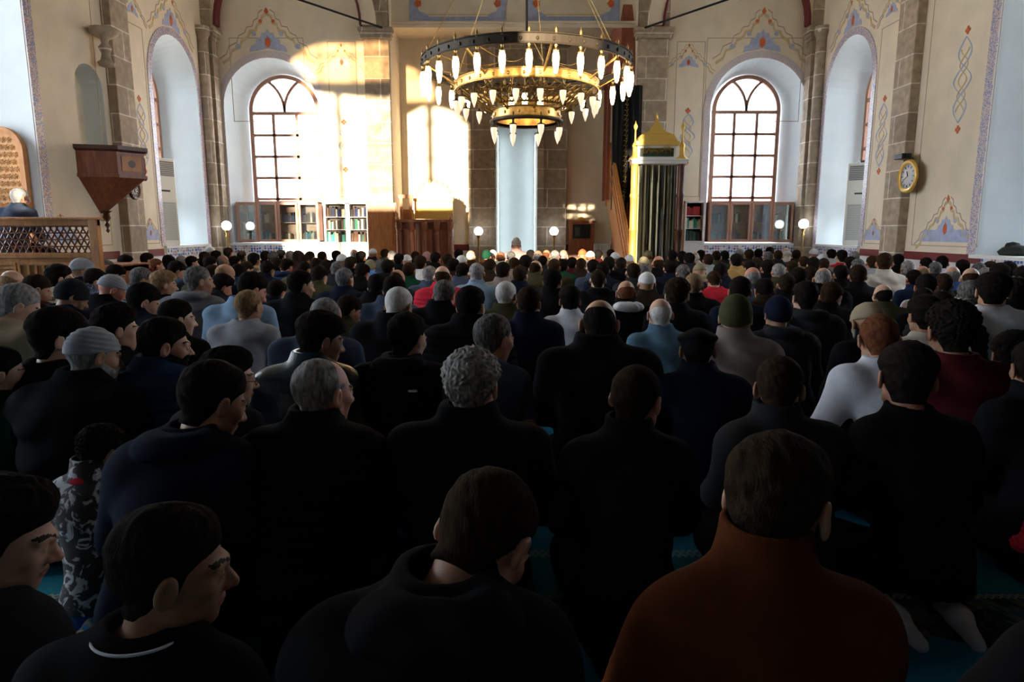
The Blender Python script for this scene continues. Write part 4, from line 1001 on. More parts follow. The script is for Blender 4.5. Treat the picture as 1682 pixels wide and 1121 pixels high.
m.box(0, x1 - x0, .03, .09, .08, .16); m.box(0, .04, .02, .1, 0, .1); m.box(x1 - x0 - .05, x1 - x0 - .01, .02, .1, 0, .1); m.build('fins', WHITE, k, bevel=.006)
# ---- dark bag on the sill of the right big niche
y_, z_ = S(1664, 408, SX + .25)
k = MB(); k.lathe([(.0, 0), (.26, .0), (.3, .05), (.22, .11), (.1, .14), (0, .15)], (0, 0, 0), 20, sy=.55); k.lathe([(0, 0), (.1, .02), (.08, .07), (0, .09)], (.08, .0, .1), 10)
o = k.build('bag', mat('dark_bag_cloth', (.02, .025, .022), .8, bump=.6, bscale=20), loc=(SX + .3, y_, zs0 - .05), rz=R90); props(o, 'dark crumpled bag on the tiled sill at the right edge', 'bag')
# ================================================================ PEOPLE
f32 = np.float32
def A3(p): return np.array(p, dtype=f32)
def sd_ell(P, c, r, R=None):
    Q = P - A3(c)
    if R is not None: Q = Q @ R
    r = A3(r); k0 = np.sqrt(((Q / r) ** 2).sum(1)); k1 = np.sqrt(((Q / (r * r)) ** 2).sum(1)) + 1e-9
    return k0 * (k0 - 1) / k1
def sd_sph(P, c, r): return np.sqrt(((P - A3(c)) ** 2).sum(1)) - r
def sd_cap(P, a, b, ra, rb=None):
    rb = ra if rb is None else rb; a = A3(a); b = A3(b); d = b - a
    h = np.clip(((P - a) @ d) / max(float(d @ d), 1e-9), 0, 1).astype(f32)
    return np.sqrt(((P - a - h[:, None] * d) ** 2).sum(1)) - (ra + (rb - ra) * h)
def smin(a, b, k):
    h = np.clip(.5 + .5 * (b - a) / k, 0, 1); return b + (a - b) * h - k * h * (1 - h)
def smax(a, b, k): return -smin(-a, -b, k)
def sstep(x, a, b):
    t = np.clip((x - a) / (b - a), 0, 1); return t * t * (3 - 2 * t)
def rotm(yaw=0, pitch=0, roll=0):
    "columns = head axes in body space; yaw to the right (clockwise from above), pitch forward"
    y, p, r = math.radians(-yaw), math.radians(-pitch), math.radians(roll)
    Rz = np.array([[math.cos(y), -math.sin(y), 0], [math.sin(y), math.cos(y), 0], [0, 0, 1]])
    Rx = np.array([[1, 0, 0], [0, math.cos(p), -math.sin(p)], [0, math.sin(p), math.cos(p)]])
    Ry = np.array([[math.cos(r), 0, math.sin(r)], [0, 1, 0], [-math.sin(r), 0, math.cos(r)]])
    return (Rz @ Rx @ Ry).astype(f32)

def surface_nets(fn, lo, hi, h, name, coarse=4):
    "mesh of fn(P) = 0 in a box: evaluated coarsely, refined near the surface only"
    lo = np.array(lo, float); n = np.ceil((np.array(hi, float) - lo) / (h * coarse)).astype(int) + 1
    H = h * coarse
    ax = [lo[i] + H * np.arange(n[i] + 1) for i in range(3)]
    G = np.stack(np.meshgrid(*ax, indexing='ij'), -1).reshape(-1, 3).astype(f32)
    D = fn(G).reshape([k + 1 for k in n])
    # cells (coarse) close to the surface
    mn = np.full(n, 1e9); mx = np.full(n, -1e9)
    for i in (0, 1):
        for j in (0, 1):
            for k in (0, 1):
                s = D[i:i + n[0], j:j + n[1], k:k + n[2]]; mn = np.minimum(mn, s); mx = np.maximum(mx, s)
    act = (mn < H * .9) & (mx > -H * .9)
    N = n * coarse + 1
    V = np.repeat(np.repeat(np.repeat(np.where(D[:-1, :-1, :-1] < 0, -1., 1.), coarse, 0), coarse, 1), coarse, 2).astype(f32)
    V = np.pad(V, ((0, 1), (0, 1), (0, 1)), constant_values=1)
    c = np.argwhere(act); o = np.stack(np.meshgrid(*[np.arange(coarse + 1)] * 3, indexing='ij'), -1).reshape(-1, 3)
    idx = (c[:, None, :] * coarse + o[None]).reshape(-1, 3); flat = np.unique(np.ravel_multi_index(idx.T, N))
    ii = np.stack(np.unravel_index(flat, N), 1)
    out = np.empty(len(ii), f32)
    for a in range(0, len(ii), 400000): out[a:a + 400000] = fn((lo + ii[a:a + 400000] * h).astype(f32))
    V.ravel()[flat] = out
    ins = V < 0
    M = np.array(V.shape) - 1
    cs = np.zeros(M, np.int8)
    for i in (0, 1):
        for j in (0, 1):
            for k in (0, 1): cs += ins[i:i + M[0], j:j + M[1], k:k + M[2]]
    cells = np.argwhere((cs > 0) & (cs < 8))
    vid = -np.ones(M, np.int64); vid[tuple(cells.T)] = np.arange(len(cells))
    acc = np.zeros((len(cells), 3)); cnt = np.zeros(len(cells))
    corners = [(i, j, k) for i in (0, 1) for j in (0, 1) for k in (0, 1)]
    for a in corners:
        for ax_ in range(3):
            if a[ax_]: continue
            b = list(a); b[ax_] = 1
            va = V[tuple((cells + a).T)]; vb = V[tuple((cells + b).T)]; m = (va < 0) != (vb < 0)
            t = np.where(m, va / np.where(m, va - vb, 1), 0); p = np.tile(np.array(a, float), (len(cells), 1)); p[:, ax_] += t
            acc[m] += p[m]; cnt += m
    P = lo + (cells + acc / cnt[:, None]) * h
    faces = []
    for ax_ in range(3):
        b_, c_ = [(1, 2), (2, 0), (0, 1)][ax_]
        s0 = [slice(1, M[0]), slice(1, M[1]), slice(1, M[2])]; s0[ax_] = slice(0, M[ax_]); s1 = list(s0); s1[ax_] = slice(1, M[ax_] + 1)
        A = ins[tuple(s0)]; B = ins[tuple(s1)]; e = np.argwhere(A != B)
        if not len(e): continue
        flip = A[tuple(e.T)]; off = np.array([1, 1, 1]); off[ax_] = 0; e = e + off
        def v(db, dc): q = e.copy(); q[:, b_] -= db; q[:, c_] -= dc; return vid[tuple(q.T)]
        q = np.stack([v(1, 1), v(0, 1), v(0, 0), v(1, 0)], 1); q[~flip] = q[~flip][:, ::-1]
        faces.append(q)
    Fc = np.concatenate(faces); Fc = Fc[(Fc >= 0).all(1)]
    me = bpy.data.meshes.new(name); me.vertices.add(len(P)); me.vertices.foreach_set('co', P.ravel().astype(f32))
    me.loops.add(len(Fc) * 4); me.loops.foreach_set('vertex_index', Fc.ravel().astype(np.int32))
    me.polygons.add(len(Fc)); me.polygons.foreach_set('loop_start', np.arange(0, len(Fc) * 4, 4, dtype=np.int32))
    try: me.polygons.foreach_set('loop_total', np.full(len(Fc), 4, np.int32))
    except Exception: pass
    me.update(calc_edges=True); me.polygons.foreach_set('use_smooth', np.ones(len(Fc), bool)); me.validate()
    return me

def fold(P, a, f=1.0, seed=0.):
    x, y, z = P[:, 0] * f, P[:, 1] * f, P[:, 2] * f
    w = np.sin(9 * x + 5 * y + seed) + np.sin(11 * y - 7 * z + 2 * seed)
    return a * (np.sin(26 * z + 3.1 * w + 8 * np.abs(x)) * .5 + .35 * np.sin(43 * z - 17 * y + 2.3 * w + seed) + .4 * np.sin(14 * x + 2 * w))

# ---- head in its own frame: y forward, z up, origin at the middle of the skull
def head_sdf(P, ear=True, fat=1.0, fine=True):
    d = sd_ell(P, (0, -.016, .028), (.0745 * fat, .096, .090))
    d = smin(d, sd_ell(P, (0, .028, -.03), (.060 * fat, .064, .078)), .03)
    d = smin(d, sd_sph(P, (0, .066, -.088), .021), .03)
    for s in (-1, 1): d = smin(d, sd_sph(P, (s * .043 * fat, .012, -.06), .027), .03)
    if fine:
        d = smin(d, sd_cap(P, (0, .086, .014), (0, .109, -.022), .007, .0125), .014)
        for s in (-1, 1):
            d = smin(d, sd_sph(P, (s * .013, .097, -.026), .0085), .008)
            d = smin(d, sd_cap(P, (s * .01, .088, .026), (s * .045, .07, .026), .009, .008), .014)
            d = smin(d, sd_sph(P, (s * .044, .056, -.012), .02), .02)
            d = smax(d, -sd_ell(P, (s * .032, .098, .007), (.018, .018, .011)), .010)
            d = smin(d, sd_sph(P, (s * .031, .077, .007), .0125), .004)
        d = smin(d, sd_ell(P, (0, .088, -.051), (.021, .012, .0055)), .006)
        d = smin(d, sd_ell(P, (0, .085, -.061), (.019, .012, .006)), .006)
        d = smax(d, -sd_ell(P, (0, .1, -.056), (.022, .012, .0015)), .003)
    else:
        d = smin(d, sd_cap(P, (0, .086, .014), (0, .109, -.022), .009, .014), .014)
    if ear:
        for s in (-1, 1):
            c = (s * .085 * fat, -.010, .0); e = sd_ell(P, c, (.010, .021, .034), rotm(-s * 18, 8, 0))
            if fine: e = smax(e, -sd_ell(P, (s * .095 * fat, -.004, .003), (.009, .012, .02)), .005)
            d = smin(d, e, .006)
    return d
def hair_line(P, style):
    "positive where hair grows (metres inside the hairline)"
    x, y, z = P[:, 0], P[:, 1], P[:, 2]
    line = np.interp(y, [-.12, -.075, -.045, -.03, -.012, .012, .022, .04, .07, .1], [-.080, -.078, -.076, -.045, .0, -.014, .025, .045, .062, .066])
    g = z - line
    if style == 'bald': g = np.minimum(g, .035 - z + np.clip(-y - .02, -1, .06) * .45)
    if style == 'receding': g = np.minimum(g, np.maximum((.048 - z) * 1.0, -(y - .005)))
    return g
HAIRT = {'short': (.009, .0012), 'cut': (.013, .002), 'full': (.022, .004), 'curly': (.028, .0065), 'fade': (.014, .002), 'bald': (.008, .001), 'receding': (.010, .0015), 'buzz': (.005, .0006), 'swept': (.02, .004)}
def hair_sdf(P, style, fat=1.0):
    t, na = HAIRT[style]
    d = head_sdf(P, ear=False, fat=fat, fine=False); g = hair_line(P, style)
    d = smin(d, sd_cap(P, (0, -.022, -.045), (0, -.045, -.13), .050, .052), .02)
    x, y, z = P[:, 0], P[:, 1], P[:, 2]
    th_ = (.0015 + t * sstep(g, .0, .075)) if style != 'fade' else (.0065 + t * sstep(z, .02, .06))
    if style in ('cut', 'swept', 'full', 'fade'): th_ = th_ + (.010 if style != 'cut' else .006) * sstep(z, .03, .1) * (1 + .6 * sstep(y, 0, .07))
    th_ = th_ * (.5 + .5 * sstep(z, .0, .07)) if style != 'fade' else th_
    if style == 'curly': nz = na * (np.sin(150 * x + 3 * np.sin(90 * z)) * np.sin(140 * y + 2 * np.sin(110 * x)) * np.sin(145 * z + 1.5))
    else: nz = na * (np.sin(95 * x + 40 * y + 3 * np.sin(60 * z)) * .6 + .5 * np.sin(210 * x + 120 * z + 2 * np.sin(80 * y)))
    return smax(d - th_ - nz * sstep(g, .0, .05), -g, .004)
def beard_sdf(P, fat=1.0):
    d = head_sdf(P, ear=False, fat=fat, fine=False) - .008 - .0012 * np.sin(180 * P[:, 0] + 150 * P[:, 2])
    y, z = P[:, 1], P[:, 2]
    g = np.minimum(y + .002, np.interp(y, [-.02, .03, .07, .1], [.005, -.025, -.04, -.036]) - z)
    g = np.maximum(g, np.minimum(y - .07, .012 - np.abs(z + .036)) )
    mouth = sd_ell(P, (0, .1, -.056), (.02, .03, .011))
    return smax(smax(d, -g, .006), -mouth, .005)
def cap_sdf(P, kind):
    x, y, z = P[:, 0], P[:, 1], P[:, 2]; base = head_sdf(P, ear=False, fine=False)
    if kind == 'skullcap': d = base - .013 - .002 * np.sin(z * 300) * sstep(z, .0, .05); pl = z - (.028 + y * .25)
    elif kind == 'beanie': d = smin(base - .017, sd_ell(P, (0, -.02, .07), (.075, .085, .07)), .02) - .0015 * np.sin(np.arctan2(y, x) * 46); pl = z - (-.01 + y * .45); 
    elif kind == 'flatcap':
        d = smin(base - .012, sd_ell(P, (0, .0, .075), (.105, .125, .038)), .02); pl = z - (.035 + y * .1); d = smax(d, -pl, .004)
        return smin(d, sd_ell(P, (0, .105, .04), (.075, .05, .008), rotm(0, 12, 0)), .01)
    elif kind == 'turban': d = smin(smin(base - .012, sd_ell(P, (0, -.01, .075), (.086, .1, .05)), .02), sd_ell(P, (0, -.01, .12), (.06, .07, .045)), .015) - .003 * np.sin(z * 160 + x * 60); pl = z - (.03 + y * .2)
    inner = sd_ell(P, (0, -.014, .02), (.07, .088, .08))
    return smax(smax(d, -pl, .004), -inner, .003)

# ---- seated body: y forward; seat on the heels, hands on the thighs
class Pose:
    def __init__(s, lean=0., yaw=0, pitch=8, roll=0, wide=1., fat=1., side=0., twist=0, arm='thigh', neck=1.):
        s.lean, s.side, s.wide, s.fat, s.arm = lean, side, wide, fat, arm
        s.R = rotm(yaw, pitch, roll); nb = np.array([side * .45, .075 + lean * .42, .70 - lean * lean * .25])
        s.nb = nb; s.hc = nb + s.R @ np.array([0, .030, .106 * neck])
        s.top = s.hc[2] + max(.112, (s.R @ np.array([0, -.03, .108]))[2] + .01)
    def unwarp(s, P):
        Q = P.copy(); t = np.clip(Q[:, 2] - .28, 0, None)
        Q[:, 1] -= s.lean * t + .0; Q[:, 0] -= s.side * t; Q[:, 2] += s.lean ** 2 * .25 * sstep(P[:, 2], .3, .7) 
        return Q
    def warp(s, p):
        t = max(p[2] - .28, 0); return np.array([p[0] + s.side * t, p[1] + s.lean * t, p[2] - s.lean ** 2 * .25 * float(sstep(np.array([p[2]]), .3, .7)[0])])
TZ = [.0, .06, .14, .24, .34, .44, .54, .61, .655, .69, .72, .80]
RX = [.17, .185, .19, .180, .162, .160, .172, .178, .156, .128, .090, .058]
RY_ = [.15, .165, .165, .150, .132, .128, .126, .118, .10, .076, .066, .058]
CY_ = [-.03, -.03, -.03, -.03, -.02, -.01, .005, .02, .035, .05, .065, .10]
def torso_sdf(Q, s, inflate=0., ex=2.3):
    z = Q[:, 2]; rx = np.interp(z, TZ, RX) * s.wide + inflate; ry = np.interp(z, TZ, RY_) * s.fat + inflate; cy = np.interp(z, TZ, CY_)
    a = np.abs(Q[:, 0]) / rx; b = np.abs(Q[:, 1] - cy) / ry
    k = (a ** ex + b ** ex) ** (1 / ex)
    return ((k - 1) * np.minimum(rx, ry) * .8).astype(f32)
ARMS = {'thigh': (((.178, .03, .612), (.228, .07, .41), (.15, .30, .31)),) * 2,
        'open': (((.192, .03, .625), (.29, .05, .42), (.21, .27, .25)),) * 2,
        'lap': (((.192, .03, .625), (.24, .10, .41), (.06, .32, .31)),) * 2,
        'reach': (((.192, .03, .625), (.31, .02, .40), (.34, .12, .14)), ((.192, .03, .625), (.245, .07, .41), (.15, .30, .31)))}
def arm_pts(s, k):
    L, R_ = ARMS[s.arm]; out = []
    for sg, a in ((-1, L), (1, R_)):
        w = s.wide; out.append((sg, [np.array([sg * p[0] * w, p[1], p[2]]) for p in a]))
    return out
def arms_sdf(Q, s, r=(.06, .05, .036), inflate=0, hands=False):
    d = None
    for sg, (a, b, c) in arm_pts(s, 0):
        e = smin(sd_cap(Q, a, b, r[0] + inflate, r[1] + inflate), sd_cap(Q, b, c, r[1] + inflate, r[2] + inflate), .02)
        e = smin(e, sd_sph(Q, a + np.array([-sg * .02, 0, -.004]), r[0] + inflate + .002), .04)
        d = e if d is None else np.minimum(d, e)
    return d
def hands_sdf(Q, s):
    d = None
    for sg, (a, b, c) in arm_pts(s, 0):
        dr = (c - b); dr[2] *= .2; dr /= np.linalg.norm(dr); pp = np.array([-dr[1], dr[0], 0]) * sg * -1; pp /= np.linalg.norm(pp)  # towards the thumb: inside
        if pp[0] * sg > 0: pp = -pp
        up = np.array([0, 0, 1.])
        k = smin(sd_cap(Q, c + dr * .02 + pp * .014, c + dr * .075 + pp * .016, .016, .014), sd_cap(Q, c + dr * .02 - pp * .014, c + dr * .07 - pp * .024, .016, .013), .02)
        for i, (o, L) in enumerate(((.030, .070), (.010, .080), (-.011, .074), (-.031, .058))):
            p0 = c + dr * .078 + pp * o; p1 = p0 + dr * L * .5 + pp * o * .12 + up * .008; p2 = p1 + dr * L * .45 - up * .016
            k = smin(k, np.minimum(sd_cap(Q, p0, p1, .0088, .008), sd_cap(Q, p1, p2, .008, .0066)), .006)
        p0 = c + dr * .025 + pp * .03; p1 = p0 + dr * .03 + pp * .022; p2 = p1 + dr * .032 + pp * .004
        k = smin(k, np.minimum(sd_cap(Q, p0, p1, .012, .0095), sd_cap(Q, p1, p2, .0095, .008)), .008)
        d = k if d is None else np.minimum(d, k)
    return d
def legs_sdf(P, s, inflate=0):
    d = sd_ell(P, (0, -.03, .21), (.17 * s.wide + inflate, .15 + inflate, .10 + inflate))
    for sg in (-1, 1):
        d = smin(d, sd_cap(P, (sg * .09, -.0, .20), (sg * .15, .40, .125), .088 + inflate, .066 + inflate), .03)
        d = smin(d, sd_cap(P, (sg * .15, .40, .068), (sg * .11, .02, .062), .058 + inflate, .044 + inflate), .02)
    return d
def feet_sdf(P, s, inflate=0):
    d = None
    for sg in (-1, 1):
        e = smin(sd_cap(P, (sg * .11, .04, .055), (sg * .105, -.10, .055), .036 + inflate, .036 + inflate), sd_cap(P, (sg * .105, -.10, .05), (sg * .09, -.215, .03), .034 + inflate, .022 + inflate), .025)
        d = e if d is None else np.minimum(d, e)
    return d
def body_fn(s, fine=True, hands=True):
    hc = s.hc.astype(f32); nb = s.nb
    def fn(P):
        Q = s.unwarp(P)
        d = torso_sdf(Q, s, -.028); d = smax(smax(d, Q[:, 2] - .70, .02), .17 - Q[:, 2], .03)
        d = smin(d, arms_sdf(Q, s, (.045, .036, .026)), .02)
        if hands: d = smin(d, hands_sdf(Q, s), .012)
        d = smin(d, smin(legs_sdf(P, s, -.02), feet_sdf(P, s, -.004), .02), .02)
        nk = s.hc + s.R @ np.array([0, -.022, -.045]); d = smin(d, sd_cap(P, nb + np.array([0, -.015, -.06]), nk, .060 * s.fat, .050 * s.fat ** .5), .02)
        H = (P - hc) @ s.R
        return smin(d, head_sdf(H, fine=fine), .018)
    return fn
def jacket_fn(s, kind, seed=0.):
    inf = {'coat': .012, 'puffer': .022, 'hoodie': .014, 'sweater': .004, 'shirt': .002, 'suit': .008, 'tee': .0, 'fleece': .012}[kind]
    hem = {'coat': .05, 'puffer': .13, 'hoodie': .13, 'sweater': .16, 'shirt': .12, 'suit': .07, 'tee': .16, 'fleece': .14}[kind]
    colh = {'coat': .762, 'puffer': .770, 'hoodie': .742, 'sweater': .732, 'shirt': .752, 'suit': .757, 'tee': .722, 'fleece': .785}[kind]
    def fn(P):
        Q = s.unwarp(P); z = Q[:, 2]
        d = torso_sdf(Q, s, inf); ra = (.066, .056, .043)
        if kind == 'tee': ra = (.060, .052, .036)
        ar = arms_sdf(Q, s, ra, inf)
        for sg, (a, b, c) in arm_pts(s, 0):
            if kind == 'tee': ar = np.where(Q[:, 0] * sg > 0, smax(ar, -(z - .44), .004), ar)
            else:
                u = (c - b) / np.linalg.norm(c - b); ar = np.where((Q[:, 0] * sg > .0), np.maximum(ar, ((Q - c.astype(f32)) @ u.astype(f32)) - .0), ar)
        d = smin(d, ar, .05)
        # collar or hood
        if kind in ('coat', 'suit', 'shirt', 'fleece', 'puffer'):
            t = .006; cy = np.interp(z, TZ, CY_); r0 = .071 if kind != 'coat' else .078
            rr = np.sqrt(Q[:, 0] ** 2 + ((Q[:, 1] - cy) * 1.02) ** 2) - (r0 + (.05 * np.clip(.74 - z, 0, .05)))
            ring = np.maximum(np.abs(rr) - t, np.maximum(.66 - z, z - colh))
            d = smin(d, ring, .010)
        if kind in ('hoodie', 'coat_hood'):
            hd = sd_ell(Q, (0, -.02, .705), (.125, .085, .052)); hd = smax(hd, -sd_ell(Q, (0, .05, .77), (.085, .095, .065)), .012); d = smin(d, hd, .02)
        d = smax(d, z - colh, .005)
        hole = sd_cap(Q, (0, .055, .69), (0, .10, .82), .058, .064); d = smax(d, -hole, .004)
        # cloth relief
        if kind == 'puffer': d = d - .011 * np.abs(np.sin(np.pi * z / .046)) * sstep(np.full_like(z, .72) - z, 0, .03)
        amp = {'puffer': .0018, 'sweater': .008, 'tee': .007, 'shirt': .009, 'fleece': .007}.get(kind, .008)
        d = d - fold(Q, amp, 1., seed) * sstep(colh - z, .0, .12)
        return smax(d, (hem + .012 * np.sin(7 * Q[:, 0] + seed)) - z, .012)
    return fn
def trousers_fn(s, seed=0.):
    def fn(P): 
        d = legs_sdf(P, s, .008) - fold(P, .004, 1.2, seed)
        d = smax(d, P[:, 2] - .34, .01)
        return smax(d, -(P[:, 2] - .004), .003)
    return fn
def socks_fn(s):
    def fn(P):
        d = feet_sdf(P, s, .001) - .001 * np.sin(P[:, 1] * 260)
        return smax(smax(d, -(P[:, 2] - .003), .003), P[:, 1] - .02, .004)
    return fn
LO, HI = (-.42, -.36, -.02), (.42, .62, 1.02)
def local(fn, s): 
    hc = s.hc.astype(f32)
    return lambda P: fn((P - hc) @ s.R)

# ---- materials for people
SKINS = [mat('skin_' + n, c, .5, spec=.35, var=.08, scale=14, bump=.08, bscale=120) for n, c in (('warm', (.40, .21, .13)), ('fair', (.50, .29, .20)), ('tan', (.30, .15, .085)), ('ruddy', (.46, .20, .13)))]
LIP = mat('lip_skin', (.33, .11, .08), .45); BROW = mat('brow_hair', (.02, .013, .009), .8); EYEW = mat('eye_white', (.6, .57, .52), .2)
def hmat(n, c, v=.5): return mat('hair_' + n, c, .85, spec=.015, var=v, scale=90, bump=.45, bscale=260, stretch=(1, .35, .35))
HAIRS = {'black': hmat('black', (.012, .0095, .008)), 'brown': hmat('brown', (.032, .018, .010)), 'dark': hmat('dark_brown', (.022, .014, .009)), 'grey': hmat('grey', (.22, .21, .20), .6), 'white': hmat('white', (.55, .53, .50), .25), 'salt': hmat('salt', (.11, .105, .10), .8), 'blond': hmat('light_brown', (.22, .14, .075)), 'red': hmat('reddish', (.12, .045, .022))}
HNAME = {'black': 'black', 'brown': 'brown', 'dark': 'dark', 'grey': 'grey', 'white': 'white', 'salt': 'greying', 'blond': 'light brown', 'red': 'reddish brown'}
CLOTH = {}
def cmat(n, c, rough=.9, spec=.03, **k): CLOTH[n] = mat('cloth_' + n, c, rough, spec=spec, var=.12, scale=20, bump=.25, bscale=420, **k); return CLOTH[n]
for n, c in dict(black=(.007, .007, .008), charcoal=(.022, .022, .025), navy=(.009, .012, .024), darkblue=(.018, .034, .08), grey=(.16, .16, .17), lightgrey=(.30, .31, .33), beige=(.36, .29, .20), cream=(.55, .51, .43), white=(.66, .68, .74), offwhite=(.60, .60, .60), rust=(.085, .024, .008), maroon=(.07, .010, .013), olive=(.055, .055, .028), green=(.010, .05, .028), denim=(.11, .20, .28), teal=(.014, .045, .065), taupe=(.20, .165, .145), tan=(.36, .22, .08), red=(.50, .025, .045), brown=(.05, .026, .014), blue=(.05, .14, .42), brightblue=(.09, .22, .50), slate=(.05, .065, .10), sky=(.20, .30, .42), khaki=(.24, .21, .13), darkbrown=(.026, .016, .011), pink=(.45, .25, .24), orange=(.6, .13, .05)).items(): cmat(n, c)
LEATHER = mat('cloth_leather', (.012, .03, .045), .35, spec=.5, bump=.3, bscale=60); CLOTH['leather'] = LEATHER
def stripe_mat(name, base, line, sc, width=.12, plaid=False, line2=None):
    m = bpy.data.materials.new('cloth_' + name); m.use_nodes = True; nt = m.node_tree; b = nt.nodes['Principled BSDF']
    tc = nt.nodes.new('ShaderNodeTexCoord'); sx = nt.nodes.new('ShaderNodeSeparateXYZ'); nt.links.new(tc.outputs['Object'], sx.inputs[0])
    k = math_node(nt, 'LESS_THAN', math_node(nt, 'FRACT', math_node(nt, 'MULTIPLY', sx.outputs[2], sc)), width); c = mixc(nt, k, base, line)
    if plaid:
        k2 = math_node(nt, 'LESS_THAN', math_node(nt, 'FRACT', math_node(nt, 'MULTIPLY', sx.outputs[0], sc)), width); c = mixc(nt, k2, c, line2 or line)
    nt.links.new(c, b.inputs['Base Color']); b.inputs['Roughness'].default_value = .85; CLOTH[name] = m; return m
stripe_mat('plaid', (.34, .24, .15), (.05, .02, .02), 11, .35, True, (.5, .4, .3))
def blot_mat(name, a, b_, sc, pos=.5):
    m = bpy.data.materials.new('cloth_' + name); m.use_nodes = True; nt = m.node_tree; b = nt.nodes['Principled BSDF']
    tc = nt.nodes.new('ShaderNodeTexCoord'); n = nt.nodes.new('ShaderNodeTexNoise'); n.inputs['Scale'].default_value = sc; n.inputs['Detail'].default_value = 2; n.inputs['Distortion'].default_value = 1.5; nt.links.new(tc.outputs['Object'], n.inputs[0])
    nt.links.new(ramp(nt, n.outputs['Fac'], [(pos - .03, a), (pos + .03, b_)]), b.inputs['Base Color']); b.inputs['Roughness'].default_value = .8; CLOTH[name] = m
blot_mat('patterned', (.015, .013, .012), (.42, .43, .46), 14, .56); blot_mat('bluepattern', (.03, .045, .09), (.30, .34, .44), 30, .55); blot_mat('keffiyeh', (.05, .05, .045), (.5, .5, .44), 40, .5)
CNAME = dict(black='black', charcoal='charcoal', navy='navy blue', darkblue='dark blue', grey='grey', lightgrey='light grey', beige='beige', cream='cream', white='white', offwhite='off-white', rust='rust brown', maroon='maroon', olive='olive green', green='dark green', denim='faded denim blue', teal='dark teal', taupe='taupe', tan='tan', red='bright red', brown='brown', blue='blue', brightblue='bright blue', slate='slate blue', sky='pale blue', khaki='khaki', darkbrown='dark brown', pink='pinkish', orange='orange', leather='dark teal leather', plaid='plaid', patterned='black and white patterned', bluepattern='blue and white patterned', keffiyeh='checked')
KNAME = dict(coat='coat', puffer='quilted jacket', hoodie='hooded jacket', sweater='sweater', shirt='shirt', suit='jacket', tee='T-shirt', fleece='high-collared fleece')

def face_mats(me, s):
    "lips, brows and eyeballs get their own slots"
    me.materials.clear()
    for m_ in (SKINS[0], LIP, BROW, EYEW, BROW): me.materials.append(m_)
    n = len(me.polygons); c = np.empty(n * 3, f32); me.polygons.foreach_get('center', c); c = c.reshape(-1, 3)
    H = (c - s.hc.astype(f32)) @ s.R; mi = np.zeros(n, np.int32)
    x, y, z = H[:, 0], H[:, 1], H[:, 2]; ax = np.abs(x); near = (np.abs(H).max(1) < .13)
    mi[near & (ax < .021) & (y > .08) & (z > -.067) & (z < -.046)] = 1
    bz = .030 + .006 * np.sin((ax - .012) / .038 * 2.6)
    mi[near & (ax > .010) & (ax < .052) & (y > .055) & (np.abs(z - bz) < .0032)] = 2
    mi[near & (np.hypot((ax - .031) * .7, z - .007) < .0048) & (y > .076)] = 3
    mi[near & (np.hypot(ax - .031, z - .007) < .0042) & (y > .078)] = 4
    me.polygons.foreach_set('material_index', mi)

def link_mesh(name, me, mt, parent=None):
    o = bpy.data.objects.new(name, me); COL.objects.link(o)
    if not len(me.materials): me.materials.append(mt)
    o.material_slots[0].link = 'OBJECT'; o.material_slots[0].material = mt
    if parent: o.parent = parent
    return o
def kneeling(kind): return 'sitting on the heels'

# (px, top y, head width px, yaw, pitch, hair colour, hair style, cap, garment colour, kind, extras)
CACHE = {}
def cached(key, make):
    if key not in CACHE: CACHE[key] = make()
    return CACHE[key]
def depth_of(top, w, H=None):
    "distance of a head from its width and its height in the frame"
    zw = .178 * F / w
    v = (560.5 - top) / F; tn = -(-SP + v * CP) / (CP + v * SP)       # drop per metre of depth
    H0 = .94
    zy = (CH - H0) / max(tn, .024)
    z = math.sqrt(zw * zy) if zw < 6 else zy ** .7 * zw ** .3
    h = CH - tn * z
    lo, hi = (.80, 1.04)
    if H: lo = hi = H
    if h < lo: z = (CH - lo) / max(tn, .02)
    if h > hi: z = (CH - hi) / max(tn, .02)
    z = min(z, 14.3); return z, CH - tn * z
def place(px, top, z, pose, scale_h):
    x = (px - 841) / F * z / (CP + (560.5 - top) / F * SP) if False else 0
COUNT = [0]
